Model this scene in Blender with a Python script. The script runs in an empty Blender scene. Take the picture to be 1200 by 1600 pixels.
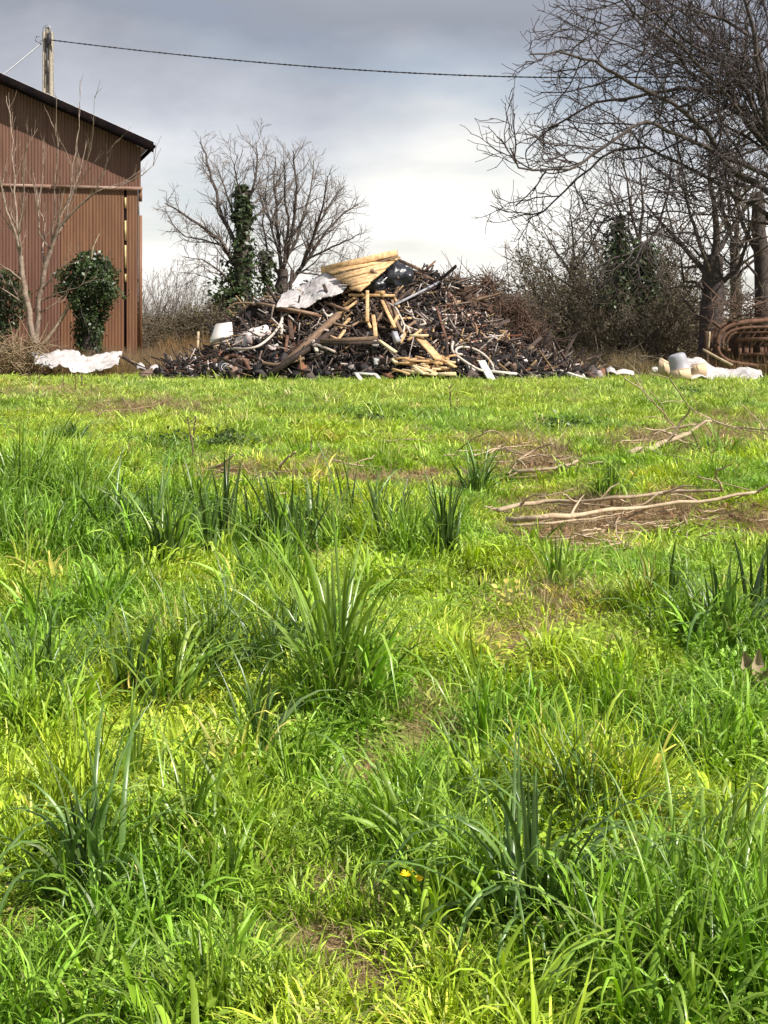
import bpy, math, random
import numpy as np
from mathutils import Vector

# ---------------------------------------------------------------- camera, world, sun, exposure
scene = bpy.context.scene
FPX, HOR = 2200.0, 495.0                       # focal length and horizon row in photograph pixels
CAMZ = 1.6
PITCH = 0.0                                     # level camera, the picture cropped low: walls stay upright
cam_data = bpy.data.cameras.new("camera")
cam = bpy.data.objects.new("camera", cam_data)
scene.collection.objects.link(cam)
cam.location = (0, 0, CAMZ)
cam.rotation_euler = (math.pi / 2 - PITCH, 0, 0)
cam_data.sensor_fit = 'VERTICAL'
cam_data.sensor_height = 24
cam_data.lens = FPX / 1600 * 24
cam_data.shift_y = -(800 - HOR) / 1600
cam_data.clip_end = 3000
scene.camera = cam

SUN_EL, SUN_AZ = math.radians(47), math.radians(120)      # azimuth from +Y (view direction) clockwise: right, a bit behind
world = bpy.data.worlds.new("World"); scene.world = world; world.use_nodes = True
nt = world.node_tree; nt.nodes.clear()
N = nt.nodes.new; L = nt.links.new
out = N('ShaderNodeOutputWorld')
sky = N('ShaderNodeTexSky'); sky.sky_type = 'NISHITA'; sky.sun_disc = False
sky.sun_elevation = SUN_EL; sky.sun_rotation = SUN_AZ
bg = N('ShaderNodeBackground'); bg.inputs['Strength'].default_value = 0.10; L(sky.outputs[0], bg.inputs[0])
tc = N('ShaderNodeTexCoord'); sep = N('ShaderNodeSeparateXYZ'); L(tc.outputs['Generated'], sep.inputs[0])
def wmath(op, a, b=None, c=None, clamp=False):
    n = N('ShaderNodeMath'); n.operation = op; n.use_clamp = clamp
    for i, v in enumerate((a, b, c)):
        if v is None: continue
        if isinstance(v, (int, float)): n.inputs[i].default_value = v
        else: L(v, n.inputs[i])
    return n.outputs[0]
zc = wmath('MAXIMUM', sep.outputs[2], 0.0)
# cloud coordinates: project the direction on a cloud layer, softened towards the horizon
den = wmath('ADD', zc, 0.10)
cx = wmath('DIVIDE', sep.outputs[0], den); cy = wmath('DIVIDE', sep.outputs[1], den)
comb = N('ShaderNodeCombineXYZ'); L(cx, comb.inputs[0]); L(cy, comb.inputs[1]); comb.inputs[2].default_value = 3.1
n1 = N('ShaderNodeTexNoise'); n1.inputs['Scale'].default_value = 0.75; n1.inputs['Detail'].default_value = 6
n1.inputs['Roughness'].default_value = .5; L(comb.outputs[0], n1.inputs['Vector'])
# puffy structure near the horizon in plain direction space
mp = N('ShaderNodeMapping'); mp.inputs['Scale'].default_value = (7, 7, 13); L(tc.outputs['Generated'], mp.inputs[0])
mp.inputs['Location'].default_value = (0.3, 0.2, 0.9)
n2 = N('ShaderNodeTexNoise'); n2.inputs['Scale'].default_value = 1.0; n2.inputs['Detail'].default_value = 5; n2.inputs['Roughness'].default_value = .55
L(mp.outputs[0], n2.inputs['Vector'])
zz = wmath('ADD', zc, wmath('MULTIPLY', wmath('SUBTRACT', n2.outputs[0], 0.5), 0.13))
vd = N('ShaderNodeVectorMath'); vd.operation = 'DISTANCE'; L(tc.outputs['Generated'], vd.inputs[0]); vd.inputs[1].default_value = (.07, .99, .085)   # a brighter cloud bank
bank = wmath('MULTIPLY', wmath('SUBTRACT', 1.0, wmath('DIVIDE', vd.outputs['Value'], .13), clamp=True), .055)
zz = wmath('SUBTRACT', zz, bank)
ramp = N('ShaderNodeValToRGB'); L(zz, ramp.inputs[0]); cr = ramp.color_ramp
stops = [(0.0, (.86, .84, .79)), (.06, (.83, .82, .79)), (.10, (.66, .675, .69)), (.145, (.46, .485, .54)),
         (.20, (.285, .305, .36)), (.30, (.33, .35, .41)), (.6, (.38, .41, .48))]
while len(cr.elements) < len(stops): cr.elements.new(.5)
for e, (p, c) in zip(cr.elements, stops): e.position = p; e.color = (*c, 1)
var = wmath('MULTIPLY_ADD', n1.outputs[0], 0.75, 0.62)
mulc = N('ShaderNodeMix'); mulc.data_type = 'RGBA'; mulc.blend_type = 'MULTIPLY'; mulc.inputs[0].default_value = 1
L(ramp.outputs[0], mulc.inputs[6])
cc = N('ShaderNodeCombineColor'); L(var, cc.inputs[0]); L(var, cc.inputs[1]); L(var, cc.inputs[2]); L(cc.outputs[0], mulc.inputs[7])
bgc = N('ShaderNodeBackground'); bgc.inputs['Strength'].default_value = 0.82; L(mulc.outputs[2], bgc.inputs[0])
gap = N('ShaderNodeMapRange'); gap.inputs[1].default_value = .36; gap.inputs[2].default_value = .50; L(n1.outputs[0], gap.inputs[0])
gap.inputs[3].default_value = .72; gap.inputs[4].default_value = 1
mixs = N('ShaderNodeMixShader'); L(gap.outputs[0], mixs.inputs[0]); L(bg.outputs[0], mixs.inputs[1]); L(bgc.outputs[0], mixs.inputs[2])
L(mixs.outputs[0], out.inputs[0])

sd = bpy.data.lights.new("sun", 'SUN'); sd.energy = 5.0; sd.angle = math.radians(.6); sd.color = (1, .95, .86)
sun = bpy.data.objects.new("sun", sd); scene.collection.objects.link(sun)
sdir = Vector((math.sin(SUN_AZ) * math.cos(SUN_EL), math.cos(SUN_AZ) * math.cos(SUN_EL), math.sin(SUN_EL)))
sun.rotation_euler = sdir.to_track_quat('Z', 'Y').to_euler()
sun.location = (20, -10, 30)

scene.view_settings.view_transform = 'Standard'; scene.view_settings.look = 'None'
scene.view_settings.exposure = 0.60; scene.view_settings.gamma = 1; scene.view_settings.use_curve_mapping = False
scene.cycles.max_bounces = 5; scene.cycles.transparent_max_bounces = 8

# ---------------------------------------------------------------- helpers
R = np.random.default_rng(7)
rnd = random.Random(11)
COL = scene.collection
_c, _s = math.cos(PITCH), math.sin(PITCH)
def ray(px, py):
    """world direction, scaled to unit depth along +Y, of the sight line to a point read off the photograph"""
    a = (px - 600) / FPX; b = (HOR - py) / FPX
    d = np.array([a, _c + b * _s, -_s + b * _c])
    return d / d[1]
def P(px, py, Y):
    d = ray(px, py); return np.array([d[0] * Y, Y, CAMZ + d[2] * Y])
def to_px(x, y, z):
    dz = z - CAMZ
    dep = y * _c - dz * _s; up = y * _s + dz * _c
    return 600 + FPX * x / dep, HOR - FPX * up / dep

_tab = R.random((256, 256))
def vnoise(x, y, s, o=0):
    x = np.asarray(x, float) / s + 37.3 + o * 17.7; y = np.asarray(y, float) / s + 91.1 + o * 29.3
    i = np.floor(x).astype(int); j = np.floor(y).astype(int); u = x - i; v = y - j
    u = u * u * (3 - 2 * u); v = v * v * (3 - 2 * v)
    t = lambda a, b: _tab[a % 256, b % 256]
    return (t(i, j) * (1 - u) + t(i + 1, j) * u) * (1 - v) + (t(i, j + 1) * (1 - u) + t(i + 1, j + 1) * u) * v
def H(x, y):
    x = np.asarray(x, float); y = np.asarray(y, float)
    near = np.clip((34 - y) / 20, 0, 1)
    h = near * (.22 * (vnoise(x, y, 1.7) - .5) + .16 * (vnoise(x, y, .65, 1) - .5)) + .03 * (vnoise(x, y, 5, 2) - .5)
    h += .36 * np.exp(-(((x + 3.0) / 1.1) ** 2 + ((y - 11.7) / 1.5) ** 2))            # grassy hump on the left
    h -= .14 * np.exp(-(((x - 2.6) / 1.6) ** 2 + ((y - 10.9) / .6) ** 2))             # low step of bare soil on the right
    h += np.clip((y - 90) / 300, 0, 1) * 1.0
    return h
def G(px, py, lift=0.0):
    """the ground point on a sight line"""
    d = ray(px, py); t = (CAMZ - lift) / max(-d[2], 1e-4)
    for _ in range(12):
        z = float(H(d[0] * t, t)) + lift
        t = .5 * t + .5 * (CAMZ - z) / max(-d[2], 1e-4)
    return np.array([d[0] * t, t, float(H(d[0] * t, t)) + lift])

class MB:
    def __init__(s): s.v = []; s.f = []; s.n = 0; s.c = []
    def add(s, v, f, c=None):
        v = np.asarray(v, float).reshape(-1, 3); s.v.append(v); n = s.n
        s.f += [tuple(i + n for i in q) for q in f]; s.n += len(v)
        s.c.append(np.full((len(v), 3), 1.0) if c is None else np.broadcast_to(np.asarray(c, float), (len(v), 3)))
    def mesh(s, name, mat=None, smooth=False, vcol=False):
        me = bpy.data.meshes.new(name)
        V = np.concatenate(s.v) if s.v else np.zeros((0, 3))
        lens = np.fromiter((len(q) for q in s.f), int, len(s.f))
        idx = np.fromiter((i for q in s.f for i in q), int, int(lens.sum()))
        me.vertices.add(len(V)); me.vertices.foreach_set('co', V.ravel())
        me.loops.add(len(idx)); me.loops.foreach_set('vertex_index', idx)
        me.polygons.add(len(lens)); me.polygons.foreach_set('loop_start', np.concatenate([[0], np.cumsum(lens)[:-1]]) if len(lens) else [])
        if smooth: me.polygons.foreach_set('use_smooth', np.ones(len(lens), bool))
        me.update(calc_edges=True)
        if vcol:
            a = me.attributes.new('tone', 'FLOAT_COLOR', 'POINT'); C = np.concatenate(s.c)
            a.data.foreach_set('color', np.concatenate([C, np.ones((len(C), 1))], 1).ravel())
        if mat: me.materials.append(mat)
        return me
    def build(s, name, mat, parent=None, smooth=False, vcol=False, loc=None):
        if loc is not None:
            loc = np.asarray(loc, float); s.v = [v - loc for v in s.v]
        o = bpy.data.objects.new(name, s.mesh(name, mat, smooth, vcol)); COL.objects.link(o)
        if loc is not None: o.location = loc
        if parent is not None: o.parent = parent
        return o
def tag(o, label=None, cat=None, group=None, kind=None):
    if label: o['label'] = label
    if cat: o['category'] = cat
    if group: o['group'] = group
    if kind: o['kind'] = kind
    return o
def empty(name, loc, label, cat, group=None, rz=0.0):
    o = bpy.data.objects.new(name, None); COL.objects.link(o); o.location = loc; o.rotation_euler.z = rz; o.empty_display_size = .2
    return tag(o, label, cat, group)
def unit(v): v = np.asarray(v, float); return v / (np.linalg.norm(v) + 1e-12)
_ring = {k: np.stack([np.cos(np.arange(k) * 2 * np.pi / k), np.sin(np.arange(k) * 2 * np.pi / k)], 1) for k in range(3, 13)}
_tubef = {}
def tube(mb, pts, rad, k=5, cap=False, c=None):
    pts = np.asarray(pts, float); n = len(pts); rad = np.broadcast_to(np.asarray(rad, float), (n,))
    T = np.empty_like(pts); T[1:-1] = pts[2:] - pts[:-2]; T[0] = pts[1] - pts[0]; T[-1] = pts[-1] - pts[-2]
    T /= np.linalg.norm(T, axis=1)[:, None] + 1e-12
    up = np.array([0, 0, 1.]) if abs(T[:, 2].mean()) < .8 else np.array([1., .1, 0])
    A = np.cross(T, up); A /= np.linalg.norm(A, axis=1)[:, None] + 1e-12; B = np.cross(A, T)
    r = _ring[k]
    V = pts[:, None] + rad[:, None, None] * (r[None, :, :1] * A[:, None] + r[None, :, 1:] * B[:, None])
    key = (n, k, cap)
    if key not in _tubef:
        F = [(i * k + j, i * k + (j + 1) % k, (i + 1) * k + (j + 1) % k, (i + 1) * k + j) for i in range(n - 1) for j in range(k)]
        if cap: F += [tuple(range(k))[::-1], tuple((n - 1) * k + j for j in range(k))]
        _tubef[key] = F
    mb.add(V.reshape(-1, 3), _tubef[key], c)
BOXF = [(0, 1, 3, 2), (4, 6, 7, 5), (0, 4, 5, 1), (2, 3, 7, 6), (0, 2, 6, 4), (1, 5, 7, 3)]
def frame(p0, p1, roll=0.0, up=(0, 0, 1)):
    X = unit(np.subtract(p1, p0)); up = np.asarray(up, float)
    if abs(np.dot(X, up)) > .95: up = np.array([0, -1., 0])
    Y = unit(np.cross(up, X)); Z = np.cross(X, Y)
    return X, math.cos(roll) * Y + math.sin(roll) * Z, -math.sin(roll) * Y + math.cos(roll) * Z
def beam(mb, p0, p1, w, t, roll=0.0, c=None, jit=0.0, up=(0, 0, 1)):
    """a sawn timber: w across, t thick, with slightly chamfered long edges"""
    p0 = np.asarray(p0, float); p1 = np.asarray(p1, float)
    X, Y, Z = frame(p0, p1, roll, up); ch = min(w, t) * .12
    prof = [(-w / 2 + ch, -t / 2), (w / 2 - ch, -t / 2), (w / 2, -t / 2 + ch), (w / 2, t / 2 - ch), (w / 2 - ch, t / 2), (-w / 2 + ch, t / 2), (-w / 2, t / 2 - ch), (-w / 2, -t / 2 + ch)]
    V = []
    for e, p in enumerate((p0, (p0 + p1) / 2 + R.normal(0, 1, 3) * jit, p1)):
        for a, b in prof: V.append(p + Y * a + Z * b + (X * R.normal(0, 1) * jit if e != 1 else 0))
    F = [(i * 8 + j, i * 8 + (j + 1) % 8, (i + 1) * 8 + (j + 1) % 8, (i + 1) * 8 + j) for i in (0, 1) for j in range(8)]
    F += [tuple(range(8))[::-1], tuple(16 + j for j in range(8))]
    mb.add(V, F, c)
def box(mb, c0, X, Y, Z, c=None):
    """corner and three edge vectors"""
    c0 = np.asarray(c0, float)
    mb.add([c0 + i * np.asarray(X) + j * np.asarray(Y) + k * np.asarray(Z) for i in (0, 1) for j in (0, 1) for k in (0, 1)], BOXF, c)

# ---------------------------------------------------------------- materials
def mat(name, c1, c2=None, scale=4.0, stretch=(1, 1, 1), rough=.8, bump=.3, bscale=30, metal=0.0, spec=.3, vcol=False, attr_type='GEOMETRY',
        transl=0.0, orand=0.0, thr=(.35, .65), emit=None):
    m = bpy.data.materials.new(name); m.use_nodes = True; t = m.node_tree; t.nodes.clear()
    n = t.nodes.new; l = t.links.new
    o = n('ShaderNodeOutputMaterial'); b = n('ShaderNodeBsdfPrincipled')
    b.inputs['Roughness'].default_value = rough; b.inputs['Metallic'].default_value = metal; b.inputs['Specular IOR Level'].default_value = spec
    tcx = n('ShaderNodeTexCoord'); mpx = n('ShaderNodeMapping'); mpx.inputs['Scale'].default_value = stretch; l(tcx.outputs['Object'], mpx.inputs[0])
    nz = n('ShaderNodeTexNoise'); nz.inputs['Scale'].default_value = scale; nz.inputs['Detail'].default_value = 6; nz.inputs['Roughness'].default_value = .6
    l(mpx.outputs[0], nz.inputs['Vector'])
    mr = n('ShaderNodeMapRange'); mr.inputs[1].default_value = thr[0]; mr.inputs[2].default_value = thr[1]; l(nz.outputs[0], mr.inputs[0])
    mx = n('ShaderNodeMix'); mx.data_type = 'RGBA'; mx.inputs[6].default_value = (*c1, 1); mx.inputs[7].default_value = (*(c2 or c1), 1); l(mr.outputs[0], mx.inputs[0])
    col = mx.outputs[2]
    if vcol:
        at = n('ShaderNodeAttribute'); at.attribute_name = 'tone'; mu = n('ShaderNodeMix'); mu.data_type = 'RGBA'; mu.blend_type = 'MULTIPLY'; mu.inputs[0].default_value = 1
        l(col, mu.inputs[6]); l(at.outputs['Color'], mu.inputs[7]); col = mu.outputs[2]
    if attr_type == 'INSTANCER':
        at = n('ShaderNodeAttribute'); at.attribute_name = 'tint'; at.attribute_type = 'INSTANCER'
        mu = n('ShaderNodeMix'); mu.data_type = 'RGBA'; mu.blend_type = 'MULTIPLY'; mu.inputs[0].default_value = 1
        l(col, mu.inputs[6]); l(at.outputs['Color'], mu.inputs[7]); col = mu.outputs[2]
    if orand:
        oi = n('ShaderNodeObjectInfo'); mm = n('ShaderNodeMapRange'); mm.inputs[3].default_value = 1 - orand; mm.inputs[4].default_value = 1 + orand; l(oi.outputs['Random'], mm.inputs[0])
        hs = n('ShaderNodeHueSaturation'); l(mm.outputs[0], hs.inputs['Value']); l(col, hs.inputs['Color']); col = hs.outputs[0]
    l(col, b.inputs['Base Color'])
    if bump:
        nb = n('ShaderNodeTexNoise'); nb.inputs['Scale'].default_value = bscale; nb.inputs['Detail'].default_value = 4; l(mpx.outputs[0], nb.inputs['Vector'])
        bp = n('ShaderNodeBump'); bp.inputs['Strength'].default_value = bump; bp.inputs['Distance'].default_value = .02; l(nb.outputs[0], bp.inputs['Height']); l(bp.outputs[0], b.inputs['Normal'])
    if transl:
        tr = n('ShaderNodeBsdfTranslucent'); hs2 = n('ShaderNodeHueSaturation'); hs2.inputs['Saturation'].default_value = 1.1; hs2.inputs['Value'].default_value = 1.5
        l(col, hs2.inputs['Color']); l(hs2.outputs[0], tr.inputs[0]); ms = n('ShaderNodeMixShader'); ms.inputs[0].default_value = transl
        l(b.outputs[0], ms.inputs[1]); l(tr.outputs[0], ms.inputs[2]); l(ms.outputs[0], o.inputs[0])
    else: l(b.outputs[0], o.inputs[0])
    return m
M = dict(
    grass=mat('grass_blade', (.27, .395, .03), (.38, .49, .06), 9, rough=.45, bump=0, spec=.4, vcol=True, attr_type='INSTANCER', transl=.22),
    strap=mat('dark_strap_leaf', (.062, .125, .026), (.16, .265, .055), 7, rough=.35, bump=0, spec=.55, vcol=True, transl=.2),
    tuft=mat('broad_grass_blade', (.15, .275, .03), (.30, .42, .07), 7, rough=.32, bump=0, spec=.6, vcol=True, transl=.33),
    weed=mat('dark_weed_leaf', (.075, .125, .03), (.12, .18, .04), 8, rough=.45, bump=0, spec=.4, vcol=True, transl=.25),
    straw=mat('dry_straw', (.36, .29, .17), (.24, .18, .105), 6, rough=.8, bump=0, vcol=True, attr_type='INSTANCER', transl=.2),
    ivy=mat('ivy_leaf', (.018, .033, .012), (.065, .095, .03), 3, rough=.4, bump=0, spec=.5, vcol=True, transl=.12),
    scrubleaf=mat('scrub_leaf', (.075, .070, .035), (.12, .095, .055), 5, rough=.7, bump=0, vcol=True, transl=.2),
    bark_pale=mat('pale_bark', (.34, .26, .20), (.15, .105, .08), 7, rough=.8, bump=.5),
    bark_grey=mat('grey_bark', (.065, .052, .045), (.11, .088, .075), 6, rough=.9, bump=.4),
    bark_dark=mat('dark_bark', (.050, .038, .038), (.09, .07, .06), 6, rough=.85, bump=.4),
    twig_dark=mat('dark_twig', (.042, .031, .034), (.075, .056, .052), 2, rough=.8, bump=0),
    twig_brown=mat('brown_twig', (.095, .075, .055), (.17, .135, .10), 2, rough=.85, bump=0),
    twig_grey=mat('grey_twig', (.13, .107, .095), (.21, .175, .15), 2, rough=.85, bump=0),
    stick=mat('dead_wood', (.52, .40, .27), (.30, .22, .145), 9, stretch=(1, 1, 1), rough=.8, bump=.4, orand=.15),
    steel=mat('rust_brown_steel', (.115, .052, .034), (.155, .074, .050), 1.9, stretch=(3, 3, .35), rough=.55, bump=.12, bscale=9, spec=.35, orand=.06),
    steel_ochre=mat('ochre_brown_steel', (.14, .064, .034), (.19, .09, .047), 1.9, stretch=(3, 3, .35), rough=.55, bump=.12, bscale=9, spec=.35, orand=.05),
    rail=mat('wall_rail_metal', (.30, .20, .16), (.20, .11, .08), 3, rough=.5, bump=.1),
    shade_black=mat('painted_shade_black', (.006, .005, .006), (.013, .009, .009), 4, rough=1.0, spec=0.0, bump=.3),  # near-black colour stands in for shade under the roof overhang
    roof=mat('roof_sheet', (.55, .52, .50), (.66, .62, .60), 2, rough=.6, bump=.2),  # lightened to carry the white highlight along the roof edge
    slit_light=mat('pale_slit_light', (.70, .55, .26), (.5, .36, .17), 8, rough=.6, bump=.1),  # pale colour stands in for light showing through the wall slits
    concrete=mat('pole_concrete', (.33, .29, .23), (.22, .19, .15), 6, rough=.9, bump=.4),
    cable=mat('cable_black', (.03, .03, .035), rough=.5, bump=0),
    metal=mat('galvanised', (.30, .31, .33), rough=.45, metal=.6, bump=0),
    char=mat('charred', (.016, .013, .015), (.06, .045, .045), 5, rough=.75, bump=.8, bscale=14, vcol=False, thr=(.45, .75)),
    chunk=mat('rubble_chunk', (1, 1, 1), (.6, .55, .52), 9, rough=.8, bump=.5, vcol=True),
    charwood=mat('charred_timber', (.035, .025, .022), (.12, .075, .055), 6, stretch=(1, 1, 1), rough=.75, bump=.6, orand=.3, thr=(.4, .8)),
    oldwood=mat('weathered_timber', (.16, .10, .065), (.26, .17, .11), 8, rough=.8, bump=.5, orand=.2),
    newwood=mat('fresh_yellow_timber', (.72, .48, .25), (.42, .25, .12), 9, stretch=(1, 1, 1), rough=.7, bump=.2, orand=.1),
    creamwood=mat('cream_timber', (.80, .66, .42), (.58, .43, .25), 8, rough=.7, bump=.2, orand=.06),
    whiteboard=mat('white_painted_board', (.80, .77, .70), (.66, .60, .52), 4, rough=.6, bump=.2),
    sheet=mat('white_sheeting', (.64, .61, .60), (.42, .37, .36), 4, rough=.65, bump=.3, bscale=8, transl=.12),
    pinksheet=mat('soiled_white_sheeting', (.80, .72, .70), (.52, .43, .40), 4, rough=.7, bump=.4, bscale=8),
    blackplastic=mat('black_plastic', (.018, .019, .025), (.03, .03, .04), 3, rough=.33, bump=.35, bscale=9, spec=.6),
    darksheet=mat('dull_dark_sheet', (.035, .03, .032), (.06, .05, .05), 3, rough=.6, bump=.5, bscale=9),
    rust=mat('rusty_iron', (.10, .048, .03), (.22, .12, .08), 8, rough=.8, bump=.5, thr=(.4, .7)),
    rustdark=mat('dark_rusty_iron', (.05, .03, .022), (.12, .065, .04), 8, rough=.8, bump=.5),
    hose=mat('pale_hose', (.60, .52, .46), (.45, .36, .30), 5, rough=.6, bump=0),
    card=mat('cardboard', (.66, .50, .33), (.56, .41, .26), 3, rough=.85, bump=.15),
    greyplastic=mat('grey_plastic', (.30, .29, .33), (.36, .35, .38), 4, rough=.5, bump=.1),
    cream=mat('cream_enamel', (.82, .76, .70), (.72, .64, .58), 3, rough=.4, bump=.1),
    yellowpetal=mat('dandelion_petal', (.85, .60, .01), (.95, .72, .02), 20, rough=.6, bump=0, transl=.3),
    litter=mat('stick_litter', (.30, .22, .13), (.20, .14, .085), 3, rough=.85, bump=0),
    brush=mat('reddish_brush', (.10, .062, .045), (.20, .125, .09), 3, rough=.85, bump=0),
)
def soil_material():
    m = bpy.data.materials.new('soil_and_turf'); m.use_nodes = True; t = m.node_tree; n = t.nodes.new; l = t.links.new
    b = t.nodes['Principled BSDF']; b.inputs['Roughness'].default_value = .95; b.inputs['Specular IOR Level'].default_value = .1
    tcx = n('ShaderNodeTexCoord'); at = n('ShaderNodeAttribute'); at.attribute_name = 'tone'
    def noise(s, d=6):
        q = n('ShaderNodeTexNoise'); q.inputs['Scale'].default_value = s; q.inputs['Detail'].default_value = d; q.inputs['Roughness'].default_value = .65; l(tcx.outputs['Object'], q.inputs['Vector']); return q
    a, c, e = noise(26), noise(3), noise(.5)
    def ramp(src, st):
        r = n('ShaderNodeValToRGB'); l(src, r.inputs[0])
        while len(r.color_ramp.elements) < len(st): r.color_ramp.elements.new(.5)
        for el, (p, cc2) in zip(r.color_ramp.elements, st): el.position = p; el.color = (*cc2, 1)
        return r.outputs[0]
    dirt = ramp(a.outputs[0], [(.3, (.09, .05, .03)), (.5, (.28, .17, .09)), (.7, (.46, .32, .18))])
    turf = ramp(c.outputs[0], [(.3, (.07, .12, .02)), (.5, (.13, .21, .03)), (.7, (.20, .26, .05))])
    mx = n('ShaderNodeMix'); mx.data_type = 'RGBA'; l(at.outputs['Fac'], mx.inputs[0]); l(turf, mx.inputs[6]); l(dirt, mx.inputs[7])
    l(mx.outputs[2], b.inputs['Base Color'])
    bp = n('ShaderNodeBump'); bp.inputs['Strength'].default_value = .9; bp.inputs['Distance'].default_value = .03; l(a.outputs[0], bp.inputs['Height']); l(bp.outputs[0], b.inputs['Normal'])
    return m
M['soil'] = soil_material()

# ---------------------------------------------------------------- ground
DIRT = [  # patches of bare soil / dead litter: centre and half size in photograph pixels, strength
    (830, 720, 75, 28, 1.0), (980, 800, 215, 38, 1.0), (900, 835, 120, 28, 1.0), (1190, 815, 60, 35, 1.1), (1080, 690, 140, 18, .75), (800, 690, 100, 14, .6),
    (560, 745, 260, 16, .75), (380, 740, 90, 16, .8), (230, 640, 130, 14, .7), (60, 610, 120, 16, .6), (870, 950, 130, 45, .55), (790, 1000, 90, 40, .7), (1150, 660, 90, 12, .5),
    (580, 1205, 65, 28, .9), (500, 1480, 110, 30, .9), (560, 1530, 80, 34, .9), (490, 1395, 40, 40, .7), (30, 1440, 60, 30, .6), (470, 1130, 35, 22, .8), (1010, 1310, 40, 30, .6),
    (620, 1420, 50, 30, .6), (680, 1130, 80, 60, .45), (960, 1010, 50, 30, .4), (880, 1600, 60, 20, .5)]
def dirtness(x, y):
    z = H(x, y); px, py = to_px(x, y, z)
    px = px + 60 * (vnoise(x, y, .25, 5) - .5); py = py + 26 * (vnoise(x, y, .3, 6) - .5)
    d = np.zeros_like(px)
    for a, b, ra, rb, s in DIRT:
        if b > 900: ra, rb = ra * .85, rb * 1.15
        d = np.maximum(d, min(1, s * 1.15) * np.clip(1.5 - 1.2 * np.sqrt(((px - a) / ra) ** 2 + ((py - b) / rb) ** 2), 0, 1))
    d = np.where(y < 1.5, 0, d)
    return np.clip(d, 0, 1)
def make_ground():
    def strip(xs, ys):
        X, Y = np.meshgrid(xs, ys); return X, Y
    ys = np.concatenate([np.arange(-6, 2, .5), np.arange(2, 9, .07), np.arange(9, 16, .13), np.arange(16, 36, .35), np.arange(36, 60, 1.5), np.geomspace(60, 1500, 22)])
    t = np.linspace(-1, 1, 150)
    rows = []
    for y in ys:
        wdt = max(5.0, .42 * y + 3)
        xs = np.sign(t) * np.where(np.abs(t) < .86, np.abs(t) / .86 * wdt, wdt + (np.abs(t) - .86) / .14 * (1400))
        rows.append(np.stack([xs, np.full_like(xs, y)], 1))
    A = np.array(rows); X = A[..., 0]; Y = A[..., 1]
    Z = np.where(np.abs(X) > 200, 0, H(X, Y))
    D = dirtness(X, Y)
    nr, nc = X.shape
    mb = MB(); V = np.stack([X, Y, Z], -1).reshape(-1, 3)
    F = [(i * nc + j, i * nc + j + 1, (i + 1) * nc + j + 1, (i + 1) * nc + j) for i in range(nr - 1) for j in range(nc - 1)]
    far = np.clip((Y - 37) / 6, 0, .8)
    C = np.maximum(D, far).reshape(-1, 1).repeat(3, 1)
    mb.v.append(V); mb.f = F; mb.n = len(V); mb.c.append(C)
    g = mb.build('ground', M['soil'], smooth=True, vcol=True)
    return tag(g, kind='structure')
make_ground()

# ---------------------------------------------------------------- plant growth
def path(p, d, L, n, wig=.15, lift=.0, g=R):
    pts = [np.asarray(p, float)]; d = unit(d); s = L / n
    for i in range(n):
        d = unit(d + g.normal(0, wig, 3) + np.array([0, 0, lift]))
        pts.append(pts[-1] + d * s)
    return np.array(pts)
def perp_dir(t, ang, g, flat=1.0):
    a = g.normal(0, 1, 3); a[1] *= flat; a = unit(a - np.dot(a, t) * t)
    return unit(math.cos(ang) * t + math.sin(ang) * a)
def grow(mb, pts, r0, level, spec, g, lift=.0):
    """side branches of every level along a parent path. spec: per level (number per metre, length share, angle, segments, sides, wiggle)"""
    if level >= len(spec): return
    per, share, ang, seg, k, wig, rmin, lf = spec[level]
    sl = np.linalg.norm(np.diff(pts, axis=0), axis=1); Lp = sl.sum(); n = max(2, int(per * Lp + g.random()))
    cum = np.concatenate([[0], np.cumsum(sl)]) / Lp
    for i in range(n):
        t = .12 + .88 * (i + g.random()) / n
        j = min(np.searchsorted(cum, t) - 1, len(pts) - 2); j = max(j, 0)
        u = (t - cum[j]) / (cum[j + 1] - cum[j] + 1e-9); p = pts[j] * (1 - u) + pts[j + 1] * u
        T = unit(pts[j + 1] - pts[j]); d = perp_dir(T, ang * g.uniform(.6, 1.35), g)
        Lc = 1
        Lc = g.uniform(*share) * (1.25 - .8 * t)
        r = max(rmin, r0 * (1 - .75 * t) * .55)
        q = path(p, d, Lc, seg, wig, lf, g)
        tube(mb, q, np.linspace(r, max(rmin * .7, r * .3), seg + 1), k)
        grow(mb, q, r, level + 1, spec, g)
def leafcloud(mb, pts, nrm, size, g, c=None):
    """small pointed leaves of four vertices; one per point"""
    n = len(pts); a = g.normal(0, 1, (n, 3)) + nrm; a /= np.linalg.norm(a, axis=1)[:, None]
    b = np.cross(a, g.normal(0, 1, (n, 3))); b /= np.linalg.norm(b, axis=1)[:, None]; c2 = np.cross(a, b)
    s = size * g.uniform(.6, 1.4, (n, 1))
    V = np.stack([pts - b * s, pts + c2 * s * .6 + a * s * .15, pts + b * s, pts - c2 * s * .6 + a * s * .15], 1).reshape(-1, 3)
    F = [(4 * i, 4 * i + 1, 4 * i + 2, 4 * i + 3) for i in range(n)]
    col = g.uniform(.55, 1.5, (n, 1)) * np.array([[1, 1, 1.]]) if c is None else c
    mb.v.append(V); o = mb.n; mb.f += [tuple(x + o for x in f) for f in F]; mb.n += len(V); mb.c.append(np.repeat(col, 4, 0))

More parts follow.
